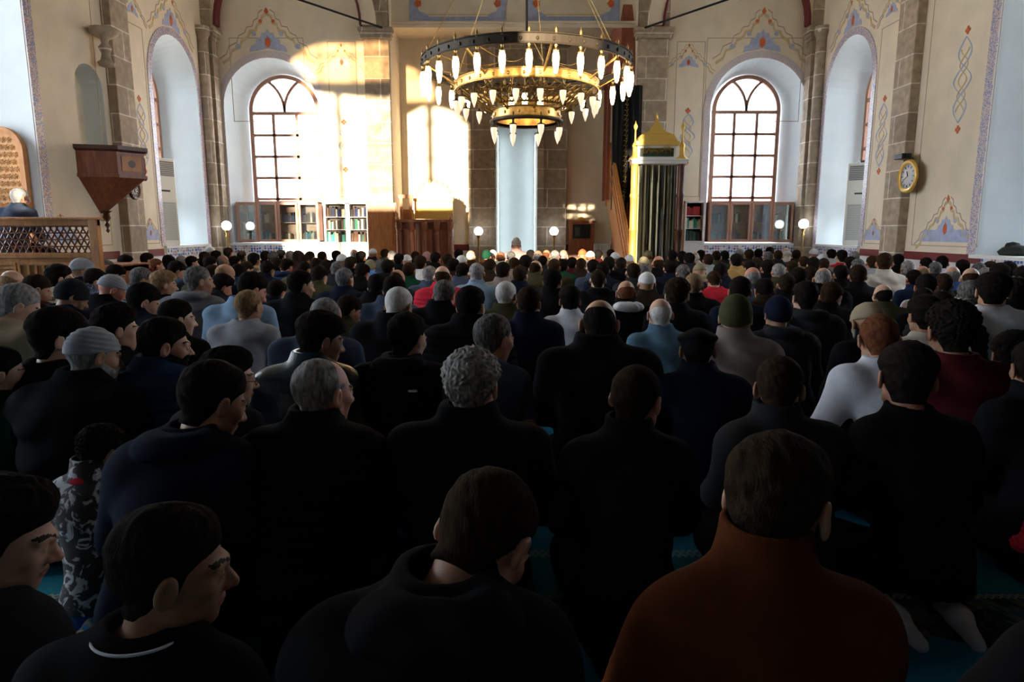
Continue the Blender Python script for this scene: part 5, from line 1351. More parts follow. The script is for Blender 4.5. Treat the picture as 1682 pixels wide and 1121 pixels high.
def person(px, top, w, yaw, pitch, hc, hs, cap, gc, gk, label, H=None, z=None, res='near', lean=.12, wide=1., fat=1., side=0., arm='thigh', turn=0, hood=False, extras=(), skin=None, name='person', trouser='black', sock='black', head=1., base=0., group=None, below=45):
    zz, h = depth_of(top, w, H)
    if z: 
        v = (560.5 - top) / F; zz = z; h = CH + (-SP + v * CP) / (CP + v * SP) * z
    h -= base
    r = random.Random(px * 7 + top)
    skin = r.randrange(4) if skin is None else skin
    if res == 'near': vox, q = .0052, False
    elif res == 'mid': vox, q = .0085, True
    else: vox, q = .013, True
    if q:                                       # shared shapes for the crowd further back
        yaw_q = min((0, 25, 50, 75), key=lambda a: abs(a - abs(yaw))); pit_q = min((8, 30), key=lambda a: abs(a - pitch)); lean = .12; sd = 0.
        pose = Pose(.12, yaw_q, pit_q); key = (res, yaw_q, pit_q); fw = wide; flip = -1 if yaw < -10 else 1
    else: pose = Pose(lean, yaw, pitch, r.uniform(-3, 3), wide, fat, side, arm=arm); key = ('near', px, top); fw = 1; sd = r.random() * 6; flip = 1
    root_me = cached(('body',) + key, lambda: surface_nets(body_fn(pose, fine=res != 'far', hands=res != 'far'), LO, HI, vox, 'person'))
    if not len(root_me.materials): face_mats(root_me, pose)
    o = bpy.data.objects.new(name, root_me); COL.objects.link(o)
    o.material_slots[0].link = 'OBJECT'; o.material_slots[0].material = SKINS[skin]
    if zz > 6.2: 
        lim = 6.28
        px_x = (px - 841) / F * (zz * CP + (CH - (h + base - .1)) * SP)
        if abs(px_x) > lim and not base: zz *= lim / abs(px_x)
    s = h / (pose.top + (HAIRT[hs][0] * .8 if hs and not cap else .015))
    hx, hy = pose.hc[0], pose.hc[1]
    a = math.radians(-turn); xx = (px - 841) / F * (zz * CP + (CH - (h + base - .1)) * SP)   # depth along the lens axis
    sx = s * fw * flip
    o.scale = (sx, s, s); o.rotation_euler = (0, 0, a)
    ox, oy = hx * sx, hy * s
    o.location = (xx - (ox * math.cos(a) - oy * math.sin(a)), zz - (ox * math.sin(a) + oy * math.cos(a)), base)
    props(o, label, 'person', group)
    gkey = key if not q else (res,)
    gm = CLOTH[gc]
    gseed = sd if not q else 1.0
    if gk:
        jm = cached(('jacket', gk) + gkey, lambda: surface_nets(jacket_fn(pose, gk, gseed), LO, HI, vox * 1.05, 'jacket'))
        jn = {'coat': 'coat', 'puffer': 'jacket', 'hoodie': 'jacket', 'sweater': 'sweater', 'shirt': 'shirt', 'suit': 'jacket', 'tee': 't_shirt', 'fleece': 'fleece'}[gk]
        j = link_mesh(jn, jm, gm, o)
    tm = cached(('trousers',) + gkey, lambda: surface_nets(trousers_fn(pose, gseed), LO, HI, vox * 1.3, 'trousers')); link_mesh('trousers', tm, CLOTH[trouser], o)
    if res != 'far':
        sm_ = cached(('socks',) + gkey, lambda: surface_nets(socks_fn(pose), (-.2, -.36, -.02), (.2, .08, .14), vox, 'socks')); link_mesh('socks', sm_, CLOTH[sock], o)
    hl, hh = pose.hc - .17, pose.hc + .17
    if cap:
        cm = cached(('cap', cap[0]) + key, lambda: surface_nets(local(lambda P: cap_sdf(P, cap[0]), pose), hl, hh, vox * .8, 'cap')); link_mesh('cap', cm, CLOTH[cap[1]], o)
    if hs:
        st = hs if not cap else 'buzz' if hs == 'buzz' else 'short'
        hm_ = cached(('hair', st) + key, lambda: surface_nets(local(lambda P: hair_sdf(P, st), pose), hl, hh, vox * (.55 if st == 'curly' and res == 'near' else .8), 'hair'))
        if not cap or res == 'near': link_mesh('hair', hm_, HAIRS[hc], o)
    for e in extras:
        if e[0] == 'beard':
            bm_ = cached(('beard',) + key, lambda: surface_nets(local(beard_sdf, pose), hl, hh, vox * .8, 'beard')); link_mesh('beard', bm_, HAIRS[e[1]], o)
        if e[0] == 'hood':
            def hf(P):
                Q = pose.unwarp(P); d = sd_ell(Q, (0, -.03, .70), (.135, .09, .055)); d = smax(d, -sd_ell(Q, (0, .045, .775), (.088, .1, .07)), .012)
                return smax(d - fold(Q, .006, 2.), .03 - (Q[:, 1] * 0 + Q[:, 2] - .60), .01)
            me = cached(('hood',) + gkey, lambda: surface_nets(hf, LO, HI, vox, 'hood')); link_mesh('hood', me, CLOTH[e[1]], o)
        if e[0] == 'inner':                      # collar of another colour inside
            def cf(P):
                Q = pose.unwarp(P); z = Q[:, 2]; cy = np.interp(z, TZ, CY_)
                rr = np.sqrt(Q[:, 0] ** 2 + (Q[:, 1] - cy) ** 2) - (.066 + .35 * np.clip(.745 - z, 0, .05)); return np.maximum(np.abs(rr) - .006, np.maximum(.69 - z, z - e[2]))
            me = cached(('inner', e[2]) + gkey, lambda: surface_nets(cf, (-.2, -.2, .5), (.2, .35, .95), vox * .8, 'collar')); link_mesh('collar', me, CLOTH[e[1]], o)
        if e[0] == 'band':                       # thin line around the neckline or across the back
            m = MB(); pts = []
            for i in range(25):
                t = PI + PI * i / 24 if e[1] == 'neck' else 0
                R0 = e[2]; p = pose.warp(np.array([R0 * math.cos(t) * 1.15, .045 + R0 * math.sin(t), e[3]])); pts.append(tuple(p))
            m.tube(pts, e[4], 6); b_ = m.build('trim_line', CLOTH[e[5]], o)
        if e[0] == 'mark':                       # small pale mark on the back of the jacket
            co = np.array([v.co for v in jm.vertices]); k = np.argmin((co[:, 0] - e[1]) ** 2 + (co[:, 2] - e[2]) ** 2 + (co[:, 1] > 0) * 9); q_ = co[k]
            m = MB(); m.box(q_[0] - .02, q_[0] + .02, q_[1] - .004, q_[1] + .004, q_[2] - .005, q_[2] + .005); m.build('logo', CLOTH['offwhite'], o)
        if e[0] == 'glasses':
            m = MB()
            def hp(p): return tuple(pose.hc + pose.R @ np.array(p))
            for sg in (-1, 1):
                m.tube([hp((sg * .033 + .022 * math.cos(t * PI / 8), .1, .004 + .018 * math.sin(t * PI / 8))) for t in range(16)], .0016, 5, closed=True)
                m.bar(hp((sg * .055, .098, .008)), hp((sg * .08, .0, .008)), .0016, 5)
            m.bar(hp((-.011, .102, .008)), hp((.011, .102, .008)), .0016, 5); m.build('glasses', IRON, o)
    COUNT[0] += 1
    return o
P_ = person
# ---------------- nearest people, each modelled by itself
N = 'near'
P_(1281, 717, 166, 46, 14, 'dark', 'cut', None, 'rust', 'fleece', 'bearded person in a rust brown high-collared fleece nearest the camera, seen from behind', z=1.14, res=N, lean=.10, wide=.84, fat=1.0, side=.16, skin=0, extras=(('beard', 'black'),))
P_(795, 786, 176, 34, 52, 'dark', 'short', None, 'black', 'hoodie', 'person in a black hooded coat bowing the head deeply in the nearest row', z=1.14, res=N, lean=.22, wide=.88, fat=1.0, side=.16, skin=0, extras=(('hood', 'black'),))
P_(285, 835, 200, 66, 10, 'black', 'cut', None, 'black', 'tee', 'person in a black T-shirt with a thin white neck line, face in profile', z=1.08, res=N, lean=.05, wide=.95, skin=2, extras=(('band', 'neck', .075, .705, .003, 'white'),))
P_(2, 790, 150, 66, 18, 'black', 'full', None, 'charcoal', 'sweater', 'young person cut by the left edge in a dark grey sweater, face in profile', z=1.22, res=N, lean=.1, wide=.85, skin=1)
P_(350, 597, 100, 42, 24, 'black', 'cut', None, 'navy', 'hoodie', 'young person in a navy jacket looking down to the right beside the small child', z=2.02, res=N, lean=.20, wide=.80, side=.10, skin=0)
P_(533, 587, 96, 40, 8, 'grey', 'receding', None, 'black', 'puffer', 'grey-haired person in a black quilted jacket, lit cheek turned right', z=2.12, res=N, lean=.05, wide=.87, fat=1.0, skin=3)
P_(777, 571, 86, 20, 10, 'grey', 'curly', None, 'black', 'coat', 'person with wavy silver-grey hair in a broad black coat, second row', z=2.18, res=N, lean=.08, wide=1.12, fat=1.05, skin=3)
P_(1046, 600, 87, 36, 14, 'dark', 'short', None, 'black', 'suit', 'person with short dark brown hair in a black collared jacket, head turned right', z=2.12, res=N, lean=.08, wide=.87, side=.05, skin=3)
P_(1281, 589, 85, 28, 18, 'dark', 'cut', None, 'charcoal', 'coat', 'person in a charcoal collared coat directly beyond the rust brown fleece', z=2.35, res=N, lean=.12, wide=.95, skin=2)
P_(1490, 567, 93, 16, 14, 'black', 'fade', None, 'black', 'sweater', 'person with faded haircut in a broad black sweatshirt and white socks', z=2.28, res=N, lean=.12, wide=.84, fat=.95, skin=3, sock='white')
P_(168, 699, 76, 30, 25, 'black', 'curly', None, 'patterned', 'fleece', 'small child with dark curly hair in a black and white patterned jacket', z=2.2, res=N, lean=.12, wide=.70, side=-.22, skin=2, sock='brightblue', extras=(('inner', 'red', .76),))
P_(272, 523, 70, 58, 10, 'black', 'cut', None, 'darkblue', 'puffer', 'person in a navy quilted jacket, bearded face in profile', z=2.95, res=N, lean=.18, wide=.98, skin=0, extras=(('beard', 'black'),))
P_(155, 536, 74, 40, 16, 'grey', 'short', ('skullcap', 'lightgrey'), 'black', 'coat', 'bearded elder in a pale grey skullcap and broad black coat at the left', z=2.75, res=N, lean=.10, wide=1.12, fat=1.1, skin=0, extras=(('beard', 'grey'),))
P_(378, 573, 68, 60, 8, 'black', 'full', None, 'charcoal', 'sweater', 'young person wearing glasses, thick black hair, facing right', z=2.55, res=N, lean=.05, wide=.75, skin=1, extras=(('glasses',),))
P_(527, 515, 64, 54, 14, 'black', 'fade', None, 'leather', 'coat', 'person in a shiny dark teal leather jacket behind the grey-haired person', z=3.05, res=N, lean=.2, wide=.95, skin=2)
P_(670, 515, 60, 32, 12, 'black', 'cut', None, 'black', 'hoodie', 'person in a black hooded jacket with a small white logo on the back', z=3.15, res=N, lean=.1, wide=.98, skin=0, extras=(('mark', .08, .60),))
P_(812, 515, 62, 48, 10, 'salt', 'short', None, 'slate', 'tee', 'person with short greying hair in a slate blue T-shirt, face turned right', z=3.1, res=N, lean=.1, wide=.85, skin=3)
P_(985, 492, 58, 14, 26, 'black', 'bald', None, 'black', 'coat', 'balding bearded person in a very broad black coat, head bowed', z=3.3, res=N, lean=.12, wide=1.15, fat=1.15, skin=0, extras=(('beard', 'black'),))
P_(1146, 537, 56, 12, 10, 'black', 'short', ('flatcap', 'black'), 'navy', 'coat', 'person wearing a black flat cap and dark navy coat', z=3.15, res=N, lean=.1, wide=1., skin=2)
P_(1444, 517, 55, 14, 22, 'red', 'short', None, 'white', 'sweater', 'person in a tight white sweater leaning on the left arm', z=3.1, res=N, lean=.16, wide=.98, skin=0, arm='reach')
P_(1562, 493, 67, 5, 10, 'black', 'curly', None, 'maroon', 'sweater', 'person with bushy black curls in a maroon sweater', z=2.95, res=N, lean=.08, wide=.98, skin=2)
P_(1700, 560, 80, 10, 10, 'black', 'cut', None, 'black', 'coat', 'person in a black coat cut by the right edge beyond the maroon sweater', z=2.6, res=N, lean=.1, wide=1.1, skin=2)
P_(2, 572, 46, 45, 10, 'black', 'cut', None, 'green', 'hoodie', 'child in a dark green jacket cut by the left edge', z=2.75, res='mid', skin=1)
P_(1735, 790, 70, 20, 10, 'black', 'cut', None, 'red', 'puffer', 'child in a red jacket, only a sliver showing at the right edge', z=2.3, res='mid', skin=1)
P_(1880, 800, 165, 0, 20, 'black', 'cut', None, 'charcoal', 'coat', 'person in a dark grey coat cut by the lower right corner', z=1.12, res=N, lean=.2, wide=1.15, fat=1.1, skin=0, arm='open', side=.38)

# ---------------- the crowd: (px, head top, head width, yaw, pitch, hair colour, style, cap, garment colour, garment)
SK = lambda c: ('skullcap', c)
CROWD = [
 # middle rows
 (410, 476, 46, 25, 14, 'blond', 'short', None, 'lightgrey', 'sweater'), (97, 510, 54, 50, 8, 'black', 'fade', None, 'black', 'sweater'), (193, 502, 56, 60, 8, 'black', 'full', None, 'black', 'sweater'),
 (292, 493, 54, 55, 8, 'black', 'cut', None, 'black', 'coat'), (30, 467, 52, 45, 20, 'grey', 'short', None, 'beige', 'sweater'), (655, 473, 46, 25, 30, 'white', 'short', None, 'black', 'coat'),
 (536, 491, 44, 20, 30, 'grey', 'receding', None, 'slate', 'coat'), (573, 487, 35, 40, 30, 'dark', 'cut', None, 'olive', 'coat'), (774, 471, 44, 35, 14, 'black', 'cut', None, 'black', 'puffer'),
 (870, 472, 40, 20, 10, 'dark', 'cut', None, 'navy', 'coat'), (936, 471, 35, 5, 10, 'black', 'fade', None, 'white', 'shirt'), (1028, 460, 33, 5, 14, 'red', 'bald', None, 'black', 'puffer'),
 (1084, 489, 41, 5, 14, 'white', 'bald', None, 'denim', 'shirt'), (1209, 485, 41, 20, 10, 'grey', 'short', ('beanie', 'olive'), 'taupe', 'coat'), (1322, 463, 41, 10, 10, 'black', 'cut', None, 'charcoal', 'hoodie'),
 (1277, 487, 34, 5, 10, 'black', 'short', ('beanie', 'navy'), 'charcoal', 'hoodie'), (1365, 466, 37, 40, 30, 'brown', 'cut', None, 'black', 'coat'), (1425, 497, 44, 5, 30, 'grey', 'short', ('skullcap', 'beige'), 'black', 'coat'),
 (1449, 466, 33, 0, 14, 'black', 'bald', None, 'olive', 'coat'), (1632, 448, 46, 15, 10, 'black', 'full', None, 'white', 'sweater'), (1453, 416, 37, 20, 10, 'brown', 'cut', None, 'cream', 'shirt'),
 (1517, 487, 41, 10, 14, 'black', 'full', None, 'cream', 'tee'), (495, 445, 39, 50, 14, 'black', 'cut', None, 'black', 'coat'), (567, 440, 32, 15, 10, 'salt', 'short', None, 'navy', 'coat'),
 (730, 461, 33, 30, 30, 'salt', 'short', None, 'black', 'coat'), (727, 436, 30, 10, 14, 'brown', 'bald', None, 'red', 'puffer'), (832, 462, 35, 15, 10, 'white', 'short', None, 'olive', 'coat'),
 (908, 442, 31, 25, 10, 'black', 'cut', None, 'black', 'coat'), (982, 443, 27, 10, 10, 'dark', 'short', None, 'black', 'hoodie'), (1062, 446, 29, 10, 14, 'grey', 'short', SK('offwhite'), 'darkbrown', 'coat'),
 (1113, 458, 35, 20, 10, 'dark', 'full', None, 'black', 'coat'), (1140, 449, 27, 30, 14, 'blond', 'short', None, 'black', 'coat'), (1352, 440, 28, 20, 30, 'grey', 'bald', None, 'black', 'coat'),
 (327, 437, 39, 55, 8, 'salt', 'short', None, 'grey', 'hoodie'), (235, 467, 42, 50, 30, 'black', 'cut', None, 'navy', 'puffer'), (184, 451, 36, 50, 30, 'grey', 'short', SK('lightgrey'), 'black', 'coat'),
 (118, 460, 44, 40, 30, 'black', 'full', ('beanie', 'charcoal'), 'navy', 'hoodie'), (99, 435, 38, 50, 8, 'black', 'cut', None, 'plaid', 'shirt'), (22, 443, 32, 25, 8, 'blond', 'bald', None, 'olive', 'coat'),
 (137, 423, 25, 40, 14, 'grey', 'short', SK('lightgrey'), 'navy', 'coat'), (176, 427, 26, 60, 8, 'salt', 'short', None, 'charcoal', 'coat'), (156, 443, 26, 40, 30, 'black', 'cut', None, 'bluepattern', 'fleece'),
 (208, 419, 24, 50, 14, 'black', 'cut', None, 'navy', 'coat'), (232, 440, 34, 45, 30, 'salt', 'short', None, 'sky', 'shirt'), (270, 446, 32, 50, 14, 'blond', 'fade', None, 'black', 'sweater'),
 (414, 449, 39, 40, 30, 'black', 'cut', None, 'sky', 'shirt'), (418, 416, 24, 25, 10, 'black', 'cut', None, 'beige', 'hoodie'), (647, 455, 30, 25, 30, 'black', 'cut', None, 'slate', 'coat'),
 (1409, 436, 24, 15, 14, 'dark', 'cut', None, 'black', 'coat'), (1292, 451, 27, 15, 30, 'dark', 'short', None, 'black', 'coat'), (1216, 455, 30, 25, 10, 'black', 'cut', None, 'navy', 'coat'),
 (1235, 438, 24, 10, 14, 'grey', 'bald', None, 'slate', 'coat'), (1278, 433, 22, 10, 10, 'grey', 'short', None, 'olive', 'coat'), (1521, 452, 28, 30, 30, 'black', 'cut', None, 'white', 'shirt'),
 (1549, 449, 22, 20, 14, 'brown', 'short', None, 'charcoal', 'coat'), (1594, 462, 28, 40, 30, 'salt', 'curly', None, 'keffiyeh', 'fleece'), (1516, 474, 26, 20, 30, 'black', 'short', None, 'black', 'coat'),
 (1546, 479, 30, 20, 30, 'black', 'short', None, 'charcoal', 'puffer'), (1668, 457, 30, 20, 14, 'black', 'full', None, 'black', 'coat'), (1594, 439, 26, 20, 14, 'brown', 'bald', None, 'charcoal', 'coat'),
 (1666, 545, 50, 15, 20, 'black', 'curly', None, 'black', 'hoodie'), (1640, 432, 26, 10, 14, 'black', 'curly', None, 'teal', 'coat'), 
 (365, 452, 25, 50, 20, 'black', 'full', None, 'charcoal', 'coat'), (620, 452, 26, 20, 20, 'black', 'cut', None, 'black', 'coat'),  (1255, 458, 26, 10, 20, 'black', 'short', None, 'darkbrown', 'coat'),
 (455, 462, 26, 30, 20, 'black', 'cut', None, 'navy', 'coat'),   (60, 498, 34, 40, 20, 'black', 'short', None, 'navy', 'coat'),
    
 # far rows
 (243, 416, 19, 45, 14, 'dark', 'cut', None, 'black', 'coat'), (228, 431, 17, 45, 14, 'salt', 'short', None, 'charcoal', 'coat'), (277, 420, 18, 30, 20, 'black', 'cut', None, 'black', 'coat'), (299, 420, 17, 20, 14, 'grey', 'short', None, 'slate', 'coat'),
 (316, 421, 17, 40, 14, 'black', 'cut', None, 'darkblue', 'coat'), (258, 425, 15, 45, 14, 'red', 'short', None, 'maroon', 'coat'), (337, 414, 15, 30, 14, 'brown', 'cut', None, 'black', 'coat'), (346, 421, 18, 30, 14, 'black', 'cut', None, 'darkbrown', 'coat'),
 (346, 404, 13, 30, 14, 'grey', 'short', SK('offwhite'), 'charcoal', 'coat'), (356, 412, 15, 30, 14, 'black', 'cut', None, 'black', 'coat'), (367, 419, 15, 40, 14, 'pinkish' if False else 'grey', 'bald', None, 'brown', 'coat'), (376, 407, 14, 30, 14, 'brown', 'cut', None, 'brown', 'coat'),
 (387, 420, 18, 30, 14, 'black', 'short', None, 'black', 'coat'), (370, 434, 22, 40, 20, 'blond', 'bald', None, 'navy', 'coat'), (392, 435, 20, 30, 20, 'black', 'cut', None, 'darkblue', 'coat'),
 (437, 412, 17, 30, 14, 'dark', 'short', None, 'charcoal', 'coat'), (450, 413, 16, 30, 14, 'salt', 'short', None, 'olive', 'coat'), (471, 426, 21, 35, 20, 'black', 'cut', None, 'darkblue', 'hoodie'), (490, 413, 19, 30, 20, 'dark', 'cut', None, 'brown', 'coat'),
 (510, 413, 15, 30, 14, 'brown', 'short', None, 'olive', 'coat'), (519, 424, 21, 25, 20, 'dark', 'short', None, 'charcoal', 'coat'), (537, 427, 19, 25, 14, 'black', 'cut', None, 'black', 'coat'), (553, 412, 15, 20, 14, 'black', 'cut', None, 'navy', 'coat'),
 (563, 417, 16, 20, 14, 'grey', 'short', SK('offwhite'), 'navy', 'coat'), (577, 422, 22, 30, 14, 'dark', 'cut', None, 'black', 'coat'), (582, 409, 12, 20, 14, 'grey', 'bald', None, 'brown', 'coat'), (594, 413, 15, 20, 14, 'black', 'cut', None, 'black', 'coat'),
 (609, 427, 17, 15, 14, 'khaki' if False else 'grey', 'short', ('beanie', 'khaki'), 'brightblue', 'coat'), (613, 408, 14, 20, 14, 'grey', 'short', SK('offwhite'), 'charcoal', 'coat'), (633, 409, 14, 20, 14, 'brown', 'short', None, 'olive', 'coat'), (645, 412, 13, 20, 14, 'grey', 'short', None, 'brown', 'coat'),
 (656, 417, 16, 30, 14, 'black', 'cut', None, 'black', 'coat'), (669, 418, 15, 20, 14, 'grey', 'short', SK('offwhite'), 'beige', 'coat'), (638, 427, 18, 20, 14, 'black', 'cut', None, 'black', 'coat'), (625, 426, 14, 20, 14, 'salt', 'short', None, 'slate', 'coat'),
 (653, 443, 21, 20, 20, 'brown', 'bald', None, 'charcoal', 'coat'), (673, 431, 18, 20, 14, 'brown', 'short', None, 'green', 'coat'), (691, 420, 23, 30, 14, 'dark', 'cut', None, 'white', 'shirt'), (702, 413, 14, 20, 14, 'grey', 'short', SK('pink'), 'charcoal', 'coat'),
 (716, 415, 18, 30, 14, 'black', 'cut', None, 'black', 'coat'), (736, 417, 16, 20, 14, 'dark', 'short', None, 'brown', 'coat'), (754, 410, 15, 20, 14, 'black', 'cut', None, 'black', 'coat'), (745, 425, 17, 20, 14, 'black', 'cut', None, 'darkbrown', 'coat'),
 (759, 419, 15, 20, 14, 'grey', 'short', SK('offwhite'), 'brown', 'coat'), (774, 411, 14, 20, 14, 'white', 'bald', None, 'brown', 'coat'), (783, 432, 25, 10, 10, 'grey', 'short', None, 'sky', 'shirt'), (707, 437, 20, 15, 14, 'grey', 'short', None, 'slate', 'coat'),
 (800, 411, 14, 20, 14, 'black', 'short', ('beanie', 'green'), 'brown', 'coat'), (810, 410, 14, 20, 14, 'grey', 'short', SK('offwhite'), 'beige', 'coat'), (823, 413, 15, 20, 14, 'red', 'bald', None, 'cream', 'coat'), (827, 431, 24, 15, 10, 'black', 'cut', None, 'taupe', 'coat'),
 (863, 419, 18, 10, 14, 'black', 'curly', None, 'black', 'coat'), (884, 411, 17, 20, 14, 'salt', 'bald', None, 'navy', 'coat'), (855, 436, 21, 20, 10, 'brown', 'short', None, 'navy', 'coat'), (911, 425, 19, 15, 14, 'brown', 'short', None, 'olive', 'coat'),
 (912, 411, 16, 15, 14, 'grey', 'short', None, 'beige', 'coat'), (926, 410, 15, 15, 14, 'grey', 'bald', None, 'brown', 'coat'), (940, 423, 16, 15, 14, 'black', 'cut', None, 'maroon', 'coat'), (957, 409, 14, 15, 14, 'black', 'short', SK('orange'), 'tan', 'coat'),
 (970, 412, 14, 15, 14, 'grey', 'short', SK('offwhite'), 'cream', 'coat'), (983, 411, 13, 15, 14, 'black', 'cut', None, 'maroon', 'coat'), (974, 427, 20, 10, 14, 'black', 'cut', None, 'slate', 'coat'), (1000, 421, 20, 10, 10, 'black', 'short', None, 'black', 'hoodie'),
 (1003, 410, 13, 10, 14, 'dark', 'cut', None, 'black', 'coat'), (1010, 414, 13, 10, 14, 'grey', 'short', SK('offwhite'), 'charcoal', 'coat'), (1021, 423, 17, 20, 14, 'dark', 'short', None, 'black', 'coat'), (1034, 418, 15, 20, 14, 'grey', 'short', SK('offwhite'), 'lightgrey', 'coat'),
 (1081, 420, 23, 10, 10, 'brown', 'bald', None, 'black', 'coat'), (1057, 421, 16, 10, 14, 'grey', 'short', SK('khaki'), 'khaki', 'coat'), (1120, 413, 15, 10, 14, 'black', 'cut', None, 'black', 'coat'), (1132, 416, 15, 10, 20, 'black', 'curly', None, 'charcoal', 'coat'),
 (1142, 414, 12, 10, 14, 'white', 'bald', None, 'cream', 'coat'), (1151, 411, 13, 10, 14, 'dark', 'cut', None, 'brown', 'coat'), (1163, 417, 17, 10, 14, 'brown', 'short', None, 'lightgrey', 'coat'), (1190, 412, 13, 10, 14, 'black', 'cut', None, 'charcoal', 'coat'),
 (1209, 417, 22, 10, 14, 'black', 'cut', None, 'tan', 'coat'), (1149, 433, 20, 10, 20, 'grey', 'short', SK('khaki'), 'khaki', 'coat'), (1183, 433, 20, 10, 20, 'black', 'short', None, 'navy', 'coat'), (1122, 435, 24, 10, 30, 'salt', 'short', None, 'slate', 'coat'), (1172, 446, 17, 10, 20, 'brown', 'short', None, 'red', 'sweater'),
 (1230, 410, 15, 10, 14, 'brown', 'cut', None, 'brown', 'coat'), (1264, 406, 13, 10, 14, 'black', 'cut', None, 'charcoal', 'coat'), (1261, 413, 15, 10, 14, 'salt', 'short', None, 'olive', 'coat'), (1291, 407, 17, 10, 14, 'white', 'bald', None, 'cream', 'coat'), (1243, 423, 14, 10, 14, 'brown', 'short', None, 'brown', 'coat'),
 (1336, 408, 13, 10, 14, 'grey', 'short', SK('offwhite'), 'white', 'coat'), (1350, 417, 14, 10, 14, 'grey', 'short', SK('offwhite'), 'lightgrey', 'coat'), (1365, 409, 14, 10, 14, 'black', 'cut', None, 'white', 'coat'), (1382, 411, 19, 10, 10, 'black', 'cut', None, 'red', 'sweater'),
 (1408, 425, 21, 10, 10, 'salt', 'short', None, 'charcoal', 'coat'), (1233, 429, 18, 10, 14, 'black', 'cut', None, 'darkbrown', 'coat'), (1260, 427, 20, 10, 14, 'black', 'cut', None, 'black', 'coat'), (1300, 428, 17, 10, 14, 'brown', 'short', None, 'charcoal', 'coat'),
 (1335, 423, 18, 10, 14, 'black', 'cut', None, 'green', 'coat'), (1352, 424, 17, 10, 14, 'brown', 'short', None, 'darkbrown', 'coat'), (1396, 422, 15, 10, 14, 'black', 'cut', None, 'black', 'coat'), (1403, 411, 13, 10, 14, 'grey', 'short', None, 'lightgrey', 'coat'), (1320, 421, 14, 10, 14, 'brown', 'short', None, 'khaki', 'coat'),
 (1432, 420, 18, 10, 14, 'brown', 'short', None, 'lightgrey', 'shirt'), (1474, 418, 16, 10, 14, 'black', 'cut', None, 'black', 'coat'), (1490, 428, 20, 10, 14, 'grey', 'short', None, 'slate', 'coat'), (1514, 437, 21, 10, 20, 'blond', 'bald', None, 'beige', 'coat'),
 (1520, 423, 17, 10, 14, 'black', 'short', None, 'white', 'shirt'), (1547, 418, 21, 20, 14, 'black', 'short', None, 'white', 'shirt'), (1564, 437, 21, 20, 14, 'grey', 'bald', None, 'blue', 'coat'), (1607, 431, 18, 20, 14, 'salt', 'short', None, 'slate', 'coat'), (1618, 440, 16, 20, 14, 'grey', 'curly', None, 'lightgrey', 'coat'),
 (1679, 438, 22, 10, 14, 'black', 'cut', None, 'black', 'coat'), (1655, 428, 18, 10, 14, 'black', 'cut', None, 'teal', 'coat'),
 (40, 420, 24, 30, 20, 'black', 'short', None, 'black', 'coat') if False else (60, 452, 28, 40, 20, 'dark', 'short', None, 'maroon', 'coat'),
 (190, 436, 20, 45, 20, 'black', 'cut', None, 'charcoal', 'puffer'), (212, 433, 18, 45, 20, 'dark', 'short', None, 'green', 'coat'), (290, 430, 20, 40, 20, 'black', 'cut', None, 'slate', 'coat'), (350, 436, 20, 40, 20, 'dark', 'short', None, 'olive', 'coat'),
 (405, 430, 18, 40, 20, 'brown', 'short', None, 'charcoal', 'coat'), (440, 430, 20, 30, 20, 'black', 'cut', None, 'navy', 'coat'), (455, 424, 18, 30, 20, 'dark', 'short', None, 'black', 'coat'), (500, 430, 19, 30, 20, 'black', 'short', None, 'olive', 'coat'), (555, 430, 19, 25, 20, 'salt', 'short', None, 'charcoal', 'coat'),
 (595, 434, 20, 25, 20, 'black', 'cut', None, 'black', 'coat'), (760, 434, 20, 20, 20, 'black', 'cut', None, 'slate', 'coat'), (805, 426, 18, 20, 20, 'dark', 'short', None, 'darkbrown', 'coat'), (845, 424, 17, 15, 20, 'brown', 'short', None, 'taupe', 'coat'), (880, 428, 18, 15, 20, 'dark', 'bald', None, 'olive', 'coat'),
 (892, 420, 15, 15, 14, 'black', 'short', None, 'charcoal', 'coat'), (925, 426, 17, 15, 14, 'black', 'cut', None, 'green', 'coat'), (955, 424, 17, 15, 14, 'brown', 'short', None, 'darkbrown', 'coat'), (990, 430, 18, 10, 14, 'black', 'short', None, 'navy', 'coat'), (1040, 432, 20, 10, 14, 'dark', 'short', None, 'charcoal', 'coat'),
 (1100, 428, 19, 10, 14, 'black', 'cut', None, 'navy', 'coat'), (1058, 433, 17, 10, 14, 'salt', 'short', None, 'black', 'coat'), (1310, 440, 20, 10, 14, 'black', 'cut', None, 'navy', 'coat'), (1330, 437, 20, 10, 14, 'dark', 'short', None, 'slate', 'coat'), (1380, 436, 20, 10, 14, 'black', 'cut', None, 'black', 'puffer'),
 (1500, 443, 20, 10, 14, 'black', 'short', None, 'darkblue', 'coat'), (1535, 430, 17, 10, 14, 'salt', 'short', None, 'charcoal', 'coat'), (1580, 427, 16, 10, 14, 'black', 'cut', None, 'black', 'coat'), (1625, 425, 16, 10, 14, 'dark', 'short', None, 'lightgrey', 'coat'), (525, 438, 20, 30, 20, 'black', 'cut', None, 'olive', 'coat'),
 (398, 412, 14, 30, 14, 'dark', 'short', None, 'olive', 'coat'), (462, 411, 14, 30, 14, 'black', 'cut', None, 'black', 'coat'), (478, 412, 14, 30, 14, 'grey', 'short', None, 'charcoal', 'coat'), (500, 418, 15, 30, 14, 'brown', 'short', None, 'maroon', 'coat'), (530, 413, 14, 30, 14, 'dark', 'short', None, 'darkbrown', 'coat'),
 (683, 413, 14, 20, 14, 'brown', 'short', None, 'charcoal', 'coat'), (840, 413, 13, 15, 14, 'salt', 'short', None, 'khaki', 'coat'), (872, 411, 13, 15, 14, 'black', 'cut', None, 'charcoal', 'coat'), (898, 410, 13, 15, 14, 'red', 'bald', None, 'olive', 'coat'), (1065, 411, 14, 15, 14, 'grey', 'short', SK('khaki'), 'khaki', 'coat'),
